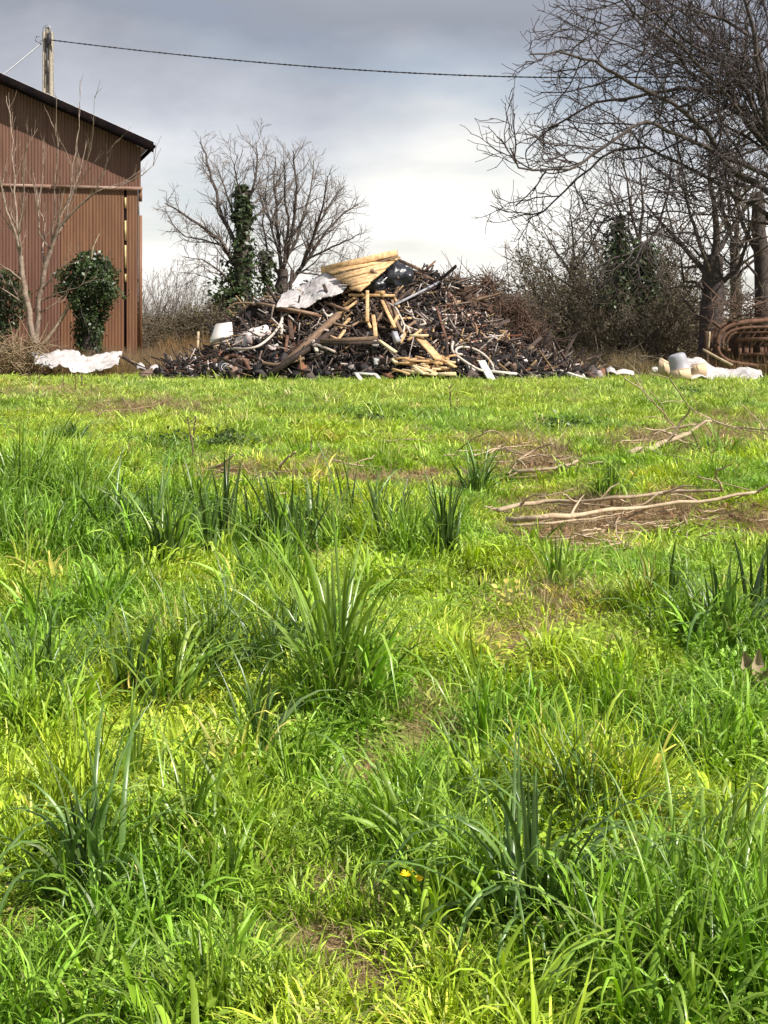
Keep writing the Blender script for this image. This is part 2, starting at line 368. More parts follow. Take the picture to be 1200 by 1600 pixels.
# ---------------------------------------------------------------- the barn
def make_barn():
    YB = 46.0
    c0 = P(222, 571, YB); c0[2] = -.02
    ang = math.radians(16); u = np.array([-math.cos(ang), -math.sin(ang), 0]); n = np.array([math.sin(ang), -math.cos(ang), 0]); up = np.array([0, 0, 1.])
    root = empty('barn', c0, 'tall barn clad in rust brown corrugated metal sheets with a dark sloping roof edge', 'barn')
    W = 17.6; zeave = 7.25; slope = .42; zr = 5.82
    top = lambda a: zeave + slope * (a if a < W / 2 else W - a)
    def sheet(a0, a1, zb, ztf, proud, notch=None):
        """corrugated sheet: trapezoid ribs, in barn coordinates"""
        mb = MB(); per = .10; xs = []; a = a0
        while a < a1 - 1e-4:
            for dx, dp in ((0, 0), (.040, 0), (.052, .011), (.088, .011)):
                if a + dx < a1: xs.append((a + dx, dp))
            a += per
        xs.append((a1, 0)); 
        rows = [(zb, None), (None, None)]
        V = []; F = []
        zs = [lambda q: zb, lambda q: zb + .33 * (ztf(q) - zb), lambda q: zb + .66 * (ztf(q) - zb), ztf]
        for z in zs:
            for (q, dp) in xs: V.append(u * q + n * (dp + proud) + up * z(q))
        m = len(xs)
        for r in range(3):
            for i in range(m - 1):
                F.append((r * m + i, (r + 1) * m + i, (r + 1) * m + i + 1, r * m + i + 1))
        mb.add(V, F); return mb
    k = 0; a = .04
    while a < W - .2:
        a1 = min(a + .99, W - .1)
        mb = sheet(a + .006, a1, zr, lambda q: top(q) - .02, .03 + .012 * (k % 2)); mb.build('upper_wall_sheet', M['steel'], root)
        a = a1; k += 1
    a = 0.0; k = 0
    cuts = [0.0]
    # lower sheets; a narrow gap with pale strips painted as light slits 0.5 m in from the corner
    edges = [0.13, .50, .58, 1.6, 2.6, 3.6, 4.6, 5.6, 6.6, 7.6, 8.6, 9.6, 10.6, 11.6, 12.6, 13.6, 14.6, 15.6, 16.6, 17.5]
    for i in range(len(edges) - 1):
        if i == 1: continue
        mb = sheet(edges[i] + .004, edges[i + 1], 0, lambda q: zr - .03, .0 + .01 * (i % 2)); mb.build('lower_wall_sheet', M['steel_ochre' if i < 4 else 'steel'], root)
    # corner sheet in two lengths with a missing piece between them
    for z0, z1, a_in in ((0, 4.93, 0), (5.38, zr - .03, 0), (4.93, 5.38, .09)):
        mb = MB(); box(mb, u * a_in + n * .0 + up * z0, u * (.128 - a_in), n * .035, up * (z1 - z0)); mb.build('corner_sheet', M['steel_ochre'], root)
    for z0, z1 in ((5.15, 5.5), (4.1, 4.75), (3.2, 3.95), (2.75, 3.02)):
        mb = MB(); box(mb, u * .512 + n * .012 + up * z0, u * .055, n * .02, up * (z1 - z0)); mb.build('slit_light_strip', M['slit_light'], root)
    mb = MB(); box(mb, u * .502 - n * .03, u * .076, n * .03, up * (zr - .05)); mb.build('door_gap_shade', M['shade_black'], root)  # near-black panel put in for the shade inside the barn
    for a0 in np.arange(0, W - .1, 2.9):
        mb = MB(); a1 = min(a0 + 2.86, W); box(mb, u * a0 + n * .075 + up * (zr - .07), u * (a1 - a0), n * .05, up * .10); mb.build('wall_rail', M['rail'], root)
    # side and back walls, seen only from other positions
    mb = MB(); b = -n; D = 22.0
    box(mb, u * .14 + b * .05, u * .04, b * D, up * (zeave - .05)); box(mb, u * (W - .16) + b * .05, u * .04, b * D, up * (zeave - .05)); mb.build('side_wall', M['steel'], root)
    mb = MB(); V = [u * .1 + b * D, u * (W - .1) + b * D, u * (W - .1) + b * D + up * zeave, u * W / 2 + b * D + up * top(W / 2), u * .1 + b * D + up * zeave]
    mb.add(V, [(0, 1, 2, 3, 4)]); mb.build('back_wall', M['steel'], root)
    # roof slabs with forward overhang and verge board and soffit coloured near-black as shade
    oh = .62; eo = .30
    for sgn in (0, 1):
        mb = MB()
        a0, a1 = (-eo, W / 2) if sgn == 0 else (W / 2, W + eo)
        z0 = top(0) - slope * eo; zp = top(W / 2)
        za, zb2 = (z0, zp) if sgn == 0 else (zp, z0)
        lo = u * a0 + n * oh + up * (za + .10); e = u * (a1 - a0) + up * (zb2 - za)
        box(mb, lo, e, b * (D + oh + .5), up * .05)
        rf = mb.build('roof', M['roof'], root)
        mb = MB(); box(mb, lo + n * .03 - up * .30, e, -n * .03 - n * .0, up * .34); mb.build('verge_board', M['shade_black'], root)
        mb = MB(); box(mb, lo - up * .055, e, -n * (oh - .09), up * .05); mb.build('soffit', M['shade_black'], root)
        for i in range(5):   # purlin ends under the overhang
            f = (i + .35) / 5; q = lo + e * f - up * .20; mb = MB(); box(mb, q, unit(e) * .16, -n * (oh - .1), up * .14); mb.build('purlin_end', M['oldwood'], root)
    mb = MB(); tube(mb, [u * -eo + n * oh + up * (top(0) - .13), u * -eo + b * D + up * (top(0) - .13)], .07, 6); mb.build('gutter', M['shade_black'], root)
    mb = MB(); q = u * .12 + n * .3 + up * (zeave + .0); tube(mb, [q, q + n * .12], .13, 10, cap=True); mb.build('yard_lamp', M['greyplastic'], root)
    for ch in root.children: ch.location = (0, 0, 0)
    return root
make_barn()

# ---------------------------------------------------------------- pole and cables
def make_pole():
    Y = 58.0; b = P(75, 560, Y); b[2] = 0; t = P(75, 50, Y)
    root = empty('utility_pole', b, 'concrete utility pole with a hooked top rising behind the barn roof', 'utility pole')
    h = t[2]; mb = MB()
    for sx in (-1, 1):
        V = []; 
        box(mb, (sx * .145 - .055, -.15, 0), (.11, 0, 0), (0, .3, 0), (-sx * .0, 0, h))
    box(mb, (-.09, -.06, 0), (.18, 0, 0), (0, .12, 0), (0, 0, h - .15))
    mb.build('post', M['concrete'], root)
    for z in np.arange(.9, h, 1.35):
        mb = MB(); box(mb, (-.089, -.13, z), (.178, 0, 0), (0, .26, 0), (0, 0, .45)); mb.build('web_block', M['concrete'], root)
    th = np.linspace(0, math.pi, 9)
    mb = MB(); tube(mb, [(-.16, -.16, h - .5)] + [(-.16 * math.cos(x), -.16, h + .05 + .2 * math.sin(x)) for x in th] + [(.16, -.16, h - .3)], .022, 5); mb.build('hook_loop', M['metal'], root)
    mb = MB(); tube(mb, [(-.2, -.1, h - .35), (-.36, -.1, h - .45), (-.5, -.1, h - .38), (-.45, -.1, h - .2), (-.33, -.1, h - .22)], .025, 5); mb.build('side_hook', M['metal'], root)
    mb = MB(); tube(mb, [(.1, -.2, h - .55), (.1, -.2, h - .1)], .09, 8, cap=True); mb.build('clamp', M['cable'], root)
    mb = MB(); tube(mb, [(.0, -.18, h - .4), (.0, -.19, h - 2.2)], .035, 6, cap=True); mb.build('down_cable', M['cable'], root)
    # long service cable, twisted pair
    knots = [(78, 62), (200, 77), (330, 91), (460, 102), (600, 111), (730, 118), (860, 121), (1000, 121), (1150, 116), (1320, 104)]
    xs = [k[0] for k in knots]; pz = [k[1] for k in knots]; co = np.polyfit(xs, pz, 3)
    X = np.linspace(78, 1320, 160); pts = np.array([P(x, np.polyval(co, x), Y - .25 - (x - 84) / 1236 * 12) for x in X])
    mb = MB(); s = np.linspace(0, 400, 160)
    for ph in (0, math.pi):
        off = np.stack([np.zeros(160), np.cos(s + ph), np.sin(s + ph)], 1) * .015
        tube(mb, pts + off, .019, 4)
    tag(mb.build('service_cable', M['cable'], loc=pts[0]), 'long black twisted overhead cable crossing the sky to the bare tree', 'cable')
    X = np.linspace(64, -120, 20); pts = np.array([P(x, 68 + (64 - x) * .70 + 8 * math.sin((64 - x) / 184 * math.pi), Y - (64 - x) * .03) for x in X])
    mb = MB(); tube(mb, pts, .035, 4); tag(mb.build('service_cable', M['metal'], loc=pts[0]), 'short grey cable slanting down from the pole beyond the left roof slope', 'cable')
    e = P(1320, 104, Y - 12); mb = MB(); tube(mb, [(e[0], e[1], 0), (e[0], e[1], e[2] + .3)], [.17, .12], 8, cap=True)
    tag(mb.build('utility_pole', M['concrete'], loc=np.array([e[0], e[1], 0])), 'far pole beyond the right edge carrying the end of the long cable', 'utility pole')
make_pole()

# ---------------------------------------------------------------- trees
def px_limb(knots, Y, dY=0.0, g=R):
    """a limb read off the photograph; dY bends it in depth towards its tip"""
    k = np.array(knots, float); n = len(k); out = []
    for i, (a, b) in enumerate(k[:, :2]):
        out.append(P(a, b, Y + dY * (i / max(1, n - 1)) ** 1.2))
    out = np.array(out)
    # subdivide with slight irregularity
    fine = [out[0]]
    for i in range(n - 1):
        m = 3; L_ = np.linalg.norm(out[i + 1] - out[i])
        for j in range(1, m + 1):
            q = out[i] + (out[i + 1] - out[i]) * j / m
            if j < m: q = q + g.normal(0, .022 * L_, 3)
            fine.append(q)
    return np.array(fine)
def make_tree(name, label, Y, trunk, tr, limbs, bark, twig, spec, seed, cat='tree', group=None, k=8, rs=1.0):
    tr = (tr[0] * rs, tr[1] * rs); limbs = [(a, b * (.72 if rs == 1 else .9), c * rs) for a, b, c in limbs]
    g = np.random.default_rng(seed)
    tp = px_limb(trunk, Y, 0, g)
    base = tp[0].copy(); base[2] = float(H(base[0], base[1])) - .05; tp[0] = base
    root = empty(name, base, label, cat, group)
    mb = MB(); rad = np.linspace(tr[0], tr[1], len(tp)); rad[0] *= 1.35; tube(mb, tp, rad, k)
    mb.build('trunk', bark, root, smooth=True, loc=base).location = (0, 0, 0)
    tw = MB()
    for kn, r0, dY in limbs:
        lp = px_limb(kn, Y, dY, g); mb = MB(); tube(mb, lp, np.linspace(r0, r0 * .22, len(lp)), 6)
        mb.build('branch', bark, root, smooth=True, loc=base).location = (0, 0, 0)
        grow(tw, lp, r0, 0, spec, g)
    grow(tw, tp[len(tp) // 2:], tr[1] * .6, 1, spec, g)
    o = tw.build('twigs', twig, root, loc=base); o.location = (0, 0, 0); tag(o, kind='stuff')
    return root, base
# level: (per metre, share of parent length, angle, segments, sides, wiggle, min radius, upward pull)
big = [(1.6, (1.1, 3.2), .85, 6, 4, .18, .021, .04), (2.8, (.6, 1.9), .85, 5, 3, .24, .014, .03), (3.7, (.3, .95), .8, 3, 3, .27, .0105, .10)]
Yr = 40.0
make_tree('bare_tree', 'very large spreading dark bare tree filling the upper right corner', Yr,
    [(1262, 620), (1258, 480), (1245, 380), (1232, 300), (1215, 220)], (.30, .17),
    [([(1235, 330), (1180, 285), (1150, 270), (1105, 205), (1050, 160), (985, 130), (930, 95), (870, 80), (828, 85)], .11, -2),
     ([(1215, 250), (1170, 175), (1135, 145), (1060, 138), (1000, 150), (930, 160), (860, 200), (822, 235)], .10, 2),
     ([(1232, 300), (1180, 265), (1120, 240), (1060, 210), (1010, 190), (950, 225), (890, 265), (810, 262), (797, 232)], .09, -3),
     ([(1240, 355), (1190, 330), (1140, 300), (1080, 265), (1010, 230), (960, 235), (900, 280), (850, 330), (822, 345)], .085, 1),
     ([(1218, 250), (1150, 160), (1130, 90), (1090, 40), (1040, 0), (1000, -60)], .10, 2),
     ([(1228, 290), (1200, 210), (1190, 140), (1180, 60), (1160, -20), (1140, -110)], .13, -1),
     ([(1222, 255), (1170, 190), (1110, 150), (1060, 90), (1010, 45), (960, 5), (905, -10)], .08, 3),
     ([(1215, 222), (1235, 140), (1270, 40), (1290, -70)], .12, 1),
     ([(1225, 270), (1260, 200), (1310, 120), (1360, 30)], .11, -2),
     ([(1200, 340), (1260, 300), (1330, 250)], .09, 2),
     ([(1215, 225), (1180, 130), (1120, 60), (1070, -20)], .09, 2), ([(1215, 225), (1150, 110), (1080, 70), (1010, 10), (960, -30)], .07, -1),
     ([(1220, 240), (1175, 120), (1120, 100), (1060, 95), (1000, 110), (940, 130)], .06, 2), ([(1217, 230), (1180, 60), (1130, 30), (1080, 15), (1020, 20), (960, 40), (900, 70)], .06, -2),
     ([(1216, 225), (1200, 120), (1200, 30), (1190, -40)], .08, 2), ([(1215, 240), (1190, 190), (1160, 120), (1150, 50), (1155, -30)], .08, 3), ([(1225, 280), (1190, 230), (1120, 190), (1050, 190), (980, 200), (920, 220)], .06, 3),
     ([(1235, 340), (1190, 310), (1120, 320), (1050, 350), (990, 390), (950, 430)], .045, -3), ([(1242, 380), (1200, 370), (1150, 380), (1100, 370), (1060, 390)], .04, -1),
     ([(1222, 255), (1160, 180), (1100, 110), (1050, 60), (990, 20), (940, -40)], .07, -2),
     ([(1224, 265), (1180, 190), (1130, 145), (1060, 100), (1000, 80), (930, 50), (880, 45)], .06, 1),
     ([(1232, 300), (1180, 290), (1140, 290), (1080, 300), (1020, 300), (960, 310), (900, 350)], .06, -2),
     ([(1242, 370), (1200, 350), (1150, 340), (1100, 335), (1040, 330), (990, 345), (940, 370)], .055, 3)],
    M['bark_dark'], M['twig_dark'], big, 3, rs=1.6)
mid = [(1.2, (1.0, 3.4), .7, 6, 4, .16, .016, .05), (2.0, (.5, 1.6), .7, 4, 3, .2, .011, .04), (2.4, (.3, .8), .7, 3, 3, .22, .009, .03)]
make_tree('bare_tree', 'dark oak with a fat fork trunk seen beneath the large right tree', 42.0,
    [(1112, 565), (1112, 500), (1114, 440), (1116, 400)], (.42, .30),
    [([(1114, 440), (1085, 405), (1060, 375), (1035, 350), (1010, 320)], .15, 1), ([(1116, 405), (1118, 340), (1108, 280), (1112, 220)], .17, 0),
     ([(1114, 450), (1150, 425), (1165, 385), (1175, 340)], .14, -1), ([(1112, 465), (1085, 440), (1068, 440), (1065, 410), (1060, 380)], .08, -2),
     ([(1114, 430), (1090, 370), (1075, 320), (1060, 270)], .12, 2), ([(1116, 400), (1150, 350), (1180, 300), (1200, 260)], .12, 2),
     ([(1112, 480), (1135, 470), (1160, 475), (1185, 450)], .07, 1), ([(1112, 500), (1090, 495), (1070, 470), (1062, 455)], .06, 1)],
    M['bark_dark'], M['twig_brown'], mid, 5)
make_tree('bare_tree', 'thick dark bare trunk at the right edge behind the rusty machine', 45.0,
    [(1194, 570), (1192, 480), (1188, 380), (1182, 300)], (.30, .22),
    [([(1186, 400), (1160, 350), (1150, 290), (1130, 240)], .12, 1), ([(1186, 370), (1215, 310), (1230, 240)], .13, 1), ([(1190, 440), (1165, 410), (1150, 400), (1130, 370)], .07, -1)],
    M['bark_dark'], M['twig_brown'], mid, 6)
far_spec = [(1.4, (.9, 2.6), .65, 6, 4, .15, .016, .05), (2.2, (.5, 1.4), .65, 4, 3, .2, .012, .04), (2.6, (.3, .8), .65, 3, 3, .22, .010, .03)]
make_tree('bare_tree', 'slender brown bare tree rising from the hedge left of the dark oak', 52.0,
    [(1010, 565), (1008, 480), (1002, 420), (1000, 380)], (.24, .15),
    [([(1000, 400), (975, 350), (955, 300), (945, 250)], .09, 1), ([(1000, 390), (1005, 330), (1000, 270), (1010, 215)], .10, 0), ([(1001, 400), (1030, 350), (1045, 300), (1050, 250)], .09, -1),
     ([(1000, 420), (965, 390), (930, 350), (910, 310)], .07, 2), ([(1000, 380), (985, 320), (975, 260), (970, 220)], .08, -2), ([(1003, 430), (1035, 400), (1060, 370), (1075, 320)], .07, 1)],
    M['bark_grey'], M['twig_brown'], far_spec, 71)
make_tree('bare_tree', 'brown bare tree filling the gap between the oak and the right edge', 54.0,
    [(1150, 565), (1150, 480), (1148, 420), (1150, 370)], (.28, .18),
    [([(1150, 390), (1130, 330), (1120, 270), (1100, 210)], .11, 1), ([(1150, 380), (1155, 310), (1150, 240), (1160, 170)], .12, 0), ([(1150, 400), (1180, 340), (1200, 280), (1215, 210)], .10, -1),
     ([(1149, 420), (1110, 380), (1085, 330), (1070, 290)], .08, 2), ([(1150, 430), (1190, 400), (1220, 350)], .08, -2), ([(1150, 370), (1135, 300), (1140, 230), (1130, 160)], .09, 2)],
    M['bark_grey'], M['twig_brown'], far_spec, 72)
make_tree('bare_tree', 'low brown bare tree leaning out of the hedge nearest the pile', 53.0,
    [(905, 565), (900, 490), (895, 440), (895, 410)], (.20, .12),
    [([(895, 430), (870, 395), (855, 370), (845, 350)], .07, 1), ([(895, 420), (895, 370), (890, 330), (895, 300)], .07, 0), ([(896, 430), (920, 390), (940, 350), (950, 320)], .07, -1), ([(896, 450), (865, 430), (840, 410)], .05, 1)],
    M['bark_grey'], M['twig_brown'], far_spec, 73)
# two trees behind the debris pile
mid2 = [(2.6, (.8, 2.1), .62, 6, 4, .15, .015, .05), (3.6, (.4, 1.1), .65, 4, 3, .2, .011, .04), (4.4, (.25, .75), .65, 3, 3, .22, .0085, .03)]
t1, b1 = make_tree('ivy_clad_tree', 'bare grey tree with ivy up its trunk just left of the debris pile', 66.0,
    [(374, 560), (375, 480), (378, 400), (380, 330), (384, 300)], (.5, .2),
    [([(378, 400), (350, 345), (330, 280), (322, 240), (312, 222)], .16, 2), ([(377, 430), (345, 375), (310, 350), (280, 330), (258, 318)], .15, -2),
     ([(377, 440), (350, 385), (320, 375), (290, 370), (262, 345)], .10, 2), ([(380, 340), (395, 295), (402, 250), (400, 222)], .13, 0),
     ([(376, 460), (345, 425), (315, 405), (285, 400)], .09, -3), ([(378, 380), (360, 320), (350, 290), (340, 262)], .10, 3),
     ([(380, 350), (410, 330), (430, 300), (440, 270)], .09, 3), ([(377, 470), (340, 440), (310, 430)], .06, 2), ([(380, 320), (372, 290), (366, 262), (372, 240)], .07, -2)],
    M['bark_grey'], M['twig_grey'], mid2, 8)
def ivy_on(root, base, Y, knots, wid, n, seed, size=.16):
    g = np.random.default_rng(seed); k = np.array(knots, float); mb = MB(); pts = []; nr = []
    seg = g.integers(0, len(k) - 1, n); t = g.random(n)
    w = np.array(wid, float)
    for i in range(n):
        a = k[seg[i]] * (1 - t[i]) + k[seg[i] + 1] * t[i]; ww = w[seg[i]] * (1 - t[i]) + w[seg[i] + 1] * t[i]
        c = P(a[0], a[1], Y); an = g.uniform(0, 2 * math.pi); bump = .75 + .5 * math.sin(a[1] * .35 + 2 * an) * g.random()
        r = ww * (.25 + .85 * g.random() ** .8) * bump; d = np.array([math.cos(an), math.sin(an), .25])
        pts.append(c + d * r + g.normal(0, .05, 3) - base); nr.append(d)
    leafcloud(mb, np.array(pts), np.array(nr), size, g)
    return mb.build('ivy', M['ivy'], root, vcol=True)
ivy_on(t1, b1, 66, [(372, 530), (374, 470), (377, 420), (380, 360), (380, 330), (378, 292)], [1.2, 1.4, .8, .42, .6, .3], 4200, 9, .11)
ivy_on(t1, b1, 65, [(352, 520), (356, 470), (365, 455)], [.9, .9, .5], 1500, 10, .11)
t2, b2 = make_tree('bare_tree', 'grey bare tree with a broad domed crown right behind the debris pile', 68.0,
    [(440, 565), (440, 500), (440, 460), (441, 420)], (.4, .25),
    [([(440, 430), (436, 380), (432, 330), (428, 280), (430, 245)], .16, 1), ([(441, 425), (455, 370), (462, 310), (460, 260), (458, 235)], .16, -1),
     ([(440, 460), (465, 425), (485, 400), (510, 360), (540, 330), (560, 320)], .17, 1), ([(475, 415), (490, 370), (505, 320), (512, 275)], .13, -2),
     ([(440, 440), (420, 400), (410, 350), (408, 290)], .12, 2), ([(441, 425), (470, 350), (485, 300), (490, 250)], .13, 3),
     ([(480, 405), (520, 385), (545, 375), (562, 365)], .09, -1), ([(440, 440), (450, 360), (445, 300), (443, 250)], .12, -3),
     ([(465, 425), (500, 430), (535, 420), (558, 410)], .07, 2), ([(440, 470), (418, 440), (405, 420), (395, 400)], .08, -2),
     ([(470, 420), (498, 350), (525, 305), (538, 290)], .11, 1), ([(440, 420), (425, 360), (415, 310), (420, 260)], .10, -1)],
    M['bark_grey'], M['twig_grey'], mid2, 12)
ivy_on(t2, b2, 67, [(418, 540), (418, 480), (415, 420), (416, 395)], [.8, .6, .45, .3], 1100, 14, .11)

# pale young trees before the barn
yng = [(1.3, (.4, 1.2), .45, 5, 4, .10, .010, .16), (1.8, (.25, .7), .45, 4, 3, .12, .006, .14)]
Yp = 40.5
make_tree('young_tree', 'pale barked bare young tree with forked stems left of the ivy stump', Yp,
    [(52, 555), (50, 520), (42, 470), (36, 440), (32, 400)], (.10, .075),
    [([(32, 400), (22, 360), (10, 330), (2, 290), (-6, 240), (-10, 170)], .07, 0), ([(31, 390), (26, 350), (22, 300), (18, 240), (16, 180), (10, 150)], .06, 1),
     ([(32, 410), (30, 350), (38, 300), (40, 240), (44, 200)], .05, -1), ([(36, 440), (15, 422), (-5, 410), (-30, 405)], .05, -1),
     ([(44, 480), (20, 462), (-5, 445), (-30, 432)], .045, 0), ([(40, 465), (18, 446), (0, 440), (-25, 425)], .035, 1), ([(34, 420), (28, 390), (24, 370), (20, 340)], .04, 1)],
    M['bark_pale'], M['bark_pale'], yng, 21)
make_tree('young_tree', 'pale barked bare young tree with long arching stems against the barn wall', Yp + .5,
    [(55, 555), (58, 510), (62, 460), (70, 420), (80, 390)], (.09, .065),
    [([(80, 390), (92, 355), (120, 325), (150, 300), (165, 260), (168, 240), (190, 215)], .06, -1), ([(120, 325), (150, 300), (190, 290), (222, 274), (240, 258), (252, 231)], .03, 0), ([(92, 355), (110, 300), (118, 240), (124, 200), (126, 140)], .035, 1), ([(80, 385), (95, 330), (130, 280), (145, 210), (148, 150)], .03, -1), ([(80, 390), (85, 300), (90, 220), (88, 150)], .03, 0), ([(82, 385), (100, 350), (110, 310), (125, 270), (135, 220)], .05, 1),
     ([(80, 392), (62, 365), (60, 330), (66, 280), (67, 220)], .045, 1), ([(62, 455), (85, 430), (100, 415), (120, 408), (145, 400)], .04, -1),
     ([(63, 470), (90, 458), (120, 450), (150, 430)], .035, -1), ([(60, 490), (80, 478), (95, 470)], .03, 0), ([(70, 420), (66, 390), (70, 350), (58, 320), (52, 270)], .05, 2)],
    M['bark_pale'], M['bark_pale'], yng, 22)
mb = MB(); q = px_limb([(70, 535), (95, 500), (120, 455), (135, 420), (155, 365)], 41.5); tube(mb, q, np.linspace(.07, .02, len(q)), 5)
tag(mb.build('leaning_branch', M['stick'], loc=q[0]), 'grey brown dead branch leaning up against the ivy stump', 'branch')

# ivy covered stump
def make_ivy_stump(px, base_py, top_py, Y, wknots, n, label, seed):
    g = np.random.default_rng(seed); b = P(px, base_py, Y); b[2] = 0
    root = empty('ivy_covered_stump', b, label, 'ivy stump')
    mb = MB(); tube(mb, [(0, 0, -.05), (.03, 0, 1.0), (-.03, 0, P(px, top_py, Y)[2] * .9)], [.32, .28, .2], 8); mb.build('trunk', M['bark_grey'], root)
    hs = np.array([w[0] for w in wknots]); ws = np.array([w[1] for w in wknots])
    h = np.interp(g.random(n), np.cumsum(np.concatenate([[0], (ws[1:] + ws[:-1]) * np.diff(hs)])) / ((ws[1:] + ws[:-1]) * np.diff(hs)).sum(), hs)
    w = np.interp(h, hs, ws); an = g.uniform(0, 2 * np.pi, n); lob = 1 + .26 * np.sin(an * 3 + h * 4) + .2 * np.sin(an * 5 - h * 7) + (g.random(n) < .06) * g.uniform(0, .5, n)
    r = w * lob * (.5 + .55 * g.random(n) ** .5)
    d = np.stack([np.cos(an), np.sin(an) * .85, g.normal(.15, .2, n)], 1)
    pts = np.stack([np.cos(an) * r, np.sin(an) * r * .85, h], 1) + g.normal(0, .04, (n, 3))
    mb = MB(); leafcloud(mb, pts, d, .055, g); mb.build('ivy', M['ivy'], root, vcol=True)
    mb = MB()
    for i in range(26):
        a = g.uniform(0, 2 * math.pi); z = g.uniform(.1, hs[-1] * .8); w0 = float(np.interp(z, hs, ws))
        q = path([math.cos(a) * w0 * .9, math.sin(a) * w0 * .8, z], (math.cos(a) * .3, math.sin(a) * .3, 1), g.uniform(.4, 1.1), 6, .25, 0, g); tube(mb, q, np.linspace(.02, .008, 7), 4)
    tag(mb.build('vine_stems', M['bark_grey'], root), kind='stuff')
make_ivy_stump(140, 560, 385, 41.8, [(.0, .26), (.6, .30), (1.3, .36), (1.8, .42), (2.1, .62), (2.4, .74), (2.9, .70), (3.25, .5), (3.5, .2)], 9500, 'dark glossy ivy column over a cut trunk in front of the barn', 31)
make_ivy_stump(-6, 560, 410, 42.5, [(1.0, .3), (1.4, .6), (2.0, .85), (2.6, .8), (3.0, .4)], 3500, 'low green ivy clump at the left edge beside the pale stems', 32)

# ---------------------------------------------------------------- shrubs and hedge behind
def shrub_mesh(seed, h, w, n, twig, leafn=0, upright=.0):
    g = np.random.default_rng(seed); mb = MB(); tips = []
    for i in range(n):
        a = g.uniform(0, 2 * math.pi); rr = w * .35 * math.sqrt(g.random())
        p = (math.cos(a) * rr, math.sin(a) * rr, 0); lean = g.uniform(.1, .75) * (1 - upright)
        q = path(p, (math.cos(a) * lean, math.sin(a) * lean, 1), h * g.uniform(.55, 1.08), 8, .13, -.02, g)
        tube(mb, q, np.linspace(.035, .01, 9), 4)
        grow(mb, q, .028, 0, [(2.2, (.4, 1.3), .7, 5, 3, .2, .010, .02), (3.0, (.2, .7), .7, 3, 3, .25, .008, .02)], g); tips.append(q[3:])
    me = mb.mesh('stems', twig)
    lm = None
    if leafn:
        T = np.concatenate(tips); s = T[g.integers(0, len(T), leafn)] + g.normal(0, .14, (leafn, 3)); s[:, 2] = np.abs(s[:, 2])
        m2 = MB(); leafcloud(m2, s, np.array([0, 0, .4]), .045, g); lm = m2.mesh('leaves', M['scrubleaf'], vcol=True)
    return me, lm
SH = {'brown': shrub_mesh(41, 4.2, 3.2, 30, M['twig_brown'], 1800), 'olive': shrub_mesh(42, 4.4, 3.4, 28, M['twig_brown'], 4200),
      'grey': shrub_mesh(43, 4.6, 2.6, 16, M['twig_grey'], 0, .3), 'low': shrub_mesh(44, 2.0, 2.8, 34, M['twig_brown'], 2500)}
def place_shrub(kind, px, py_top, Y, label, group=None, base_py=None, sx=1.0, g=R):
    py_top += 16 if px > 600 and kind != 'low' else 0; h = {'brown': 4.2, 'olive': 4.4, 'grey': 4.6, 'low': 2.0}[kind]; d = ray(px, 500)
    top = P(px, py_top, Y)[2]; s = top / h
    r = empty('shrub', (d[0] * Y, Y, float(H(d[0] * Y, Y)) - .05), label, 'shrub', group, rz=rnd.uniform(0, 6.28))
    r.scale = (s * sx, s * sx, s)
    for nm, me in (('stems', SH[kind][0]), ('leaves', SH[kind][1])):
        if me is None: continue
        o = bpy.data.objects.new(nm, me); COL.objects.link(o); o.parent = r; o['kind'] = 'stuff'
ORD = 'first second third fourth fifth sixth seventh eighth ninth tenth eleventh twelfth thirteenth fourteenth'.split()
def relabel(objs, fmt, start='left'):
    for i, o in enumerate(sorted(objs, key=lambda q: q.location.x / q.location.y)): o['label'] = fmt % ORD[i]
hed = 'overgrown brown bushes in the hedge right of the pile'
for i, (kind, px, t, Y) in enumerate([('brown', 740, 462, 56), ('brown', 690, 470, 60), ('brown', 640, 468, 60), ('olive', 800, 440, 54), ('grey', 800, 420, 60), ('brown', 835, 420, 52), ('olive', 870, 390, 53),
        ('grey', 870, 350, 58), ('olive', 905, 360, 52), ('olive', 945, 350, 50), ('brown', 930, 330, 56), ('olive', 985, 365, 50), ('brown', 1000, 330, 54), ('olive', 1030, 380, 49), ('brown', 1070, 400, 48),
        ('grey', 975, 300, 57), ('olive', 1060, 450, 45), ('brown', 1150, 440, 47), ('olive', 1200, 420, 48), ('brown', 1250, 400, 48), ('grey', 1040, 320, 58), ('brown', 880, 430, 49), ('low', 960, 470, 46), ('low', 1010, 460, 45), ('low', 900, 480, 47), ('low', 850, 480, 48)]):
    place_shrub(kind, px, t, Y, 'bare twiggy bush tangled into the brown hedge right of the debris pile', hed, sx=1.15)
for i, (kind, px, t, Y) in enumerate([('grey', 240, 400, 74), ('grey', 262, 410, 78), ('grey', 285, 405, 80), ('grey', 305, 418, 76), ('grey', 325, 430, 80), ('grey', 225, 405, 82), ('grey', 275, 420, 72)]):
    place_shrub(kind, px, t, Y, 'thin grey bare tree in the row between barn and ivy tree', 'thin bare trees beside the barn', sx=.75)
for (kind, px, t, Y) in [('low', 330, 475, 62), ('low', 300, 482, 64), ('low', 255, 490, 64), ('low', 350, 470, 64), ('low', 410, 470, 62), ('low', 230, 490, 60), ('low', 470, 470, 62), ('low', 530, 465, 62), ('low', 590, 465, 62)]:
    place_shrub(kind, px, t, Y, 'low brown bramble bush below the bare trees left of or behind the pile', 'low brambles behind the pile', sx=1.3)
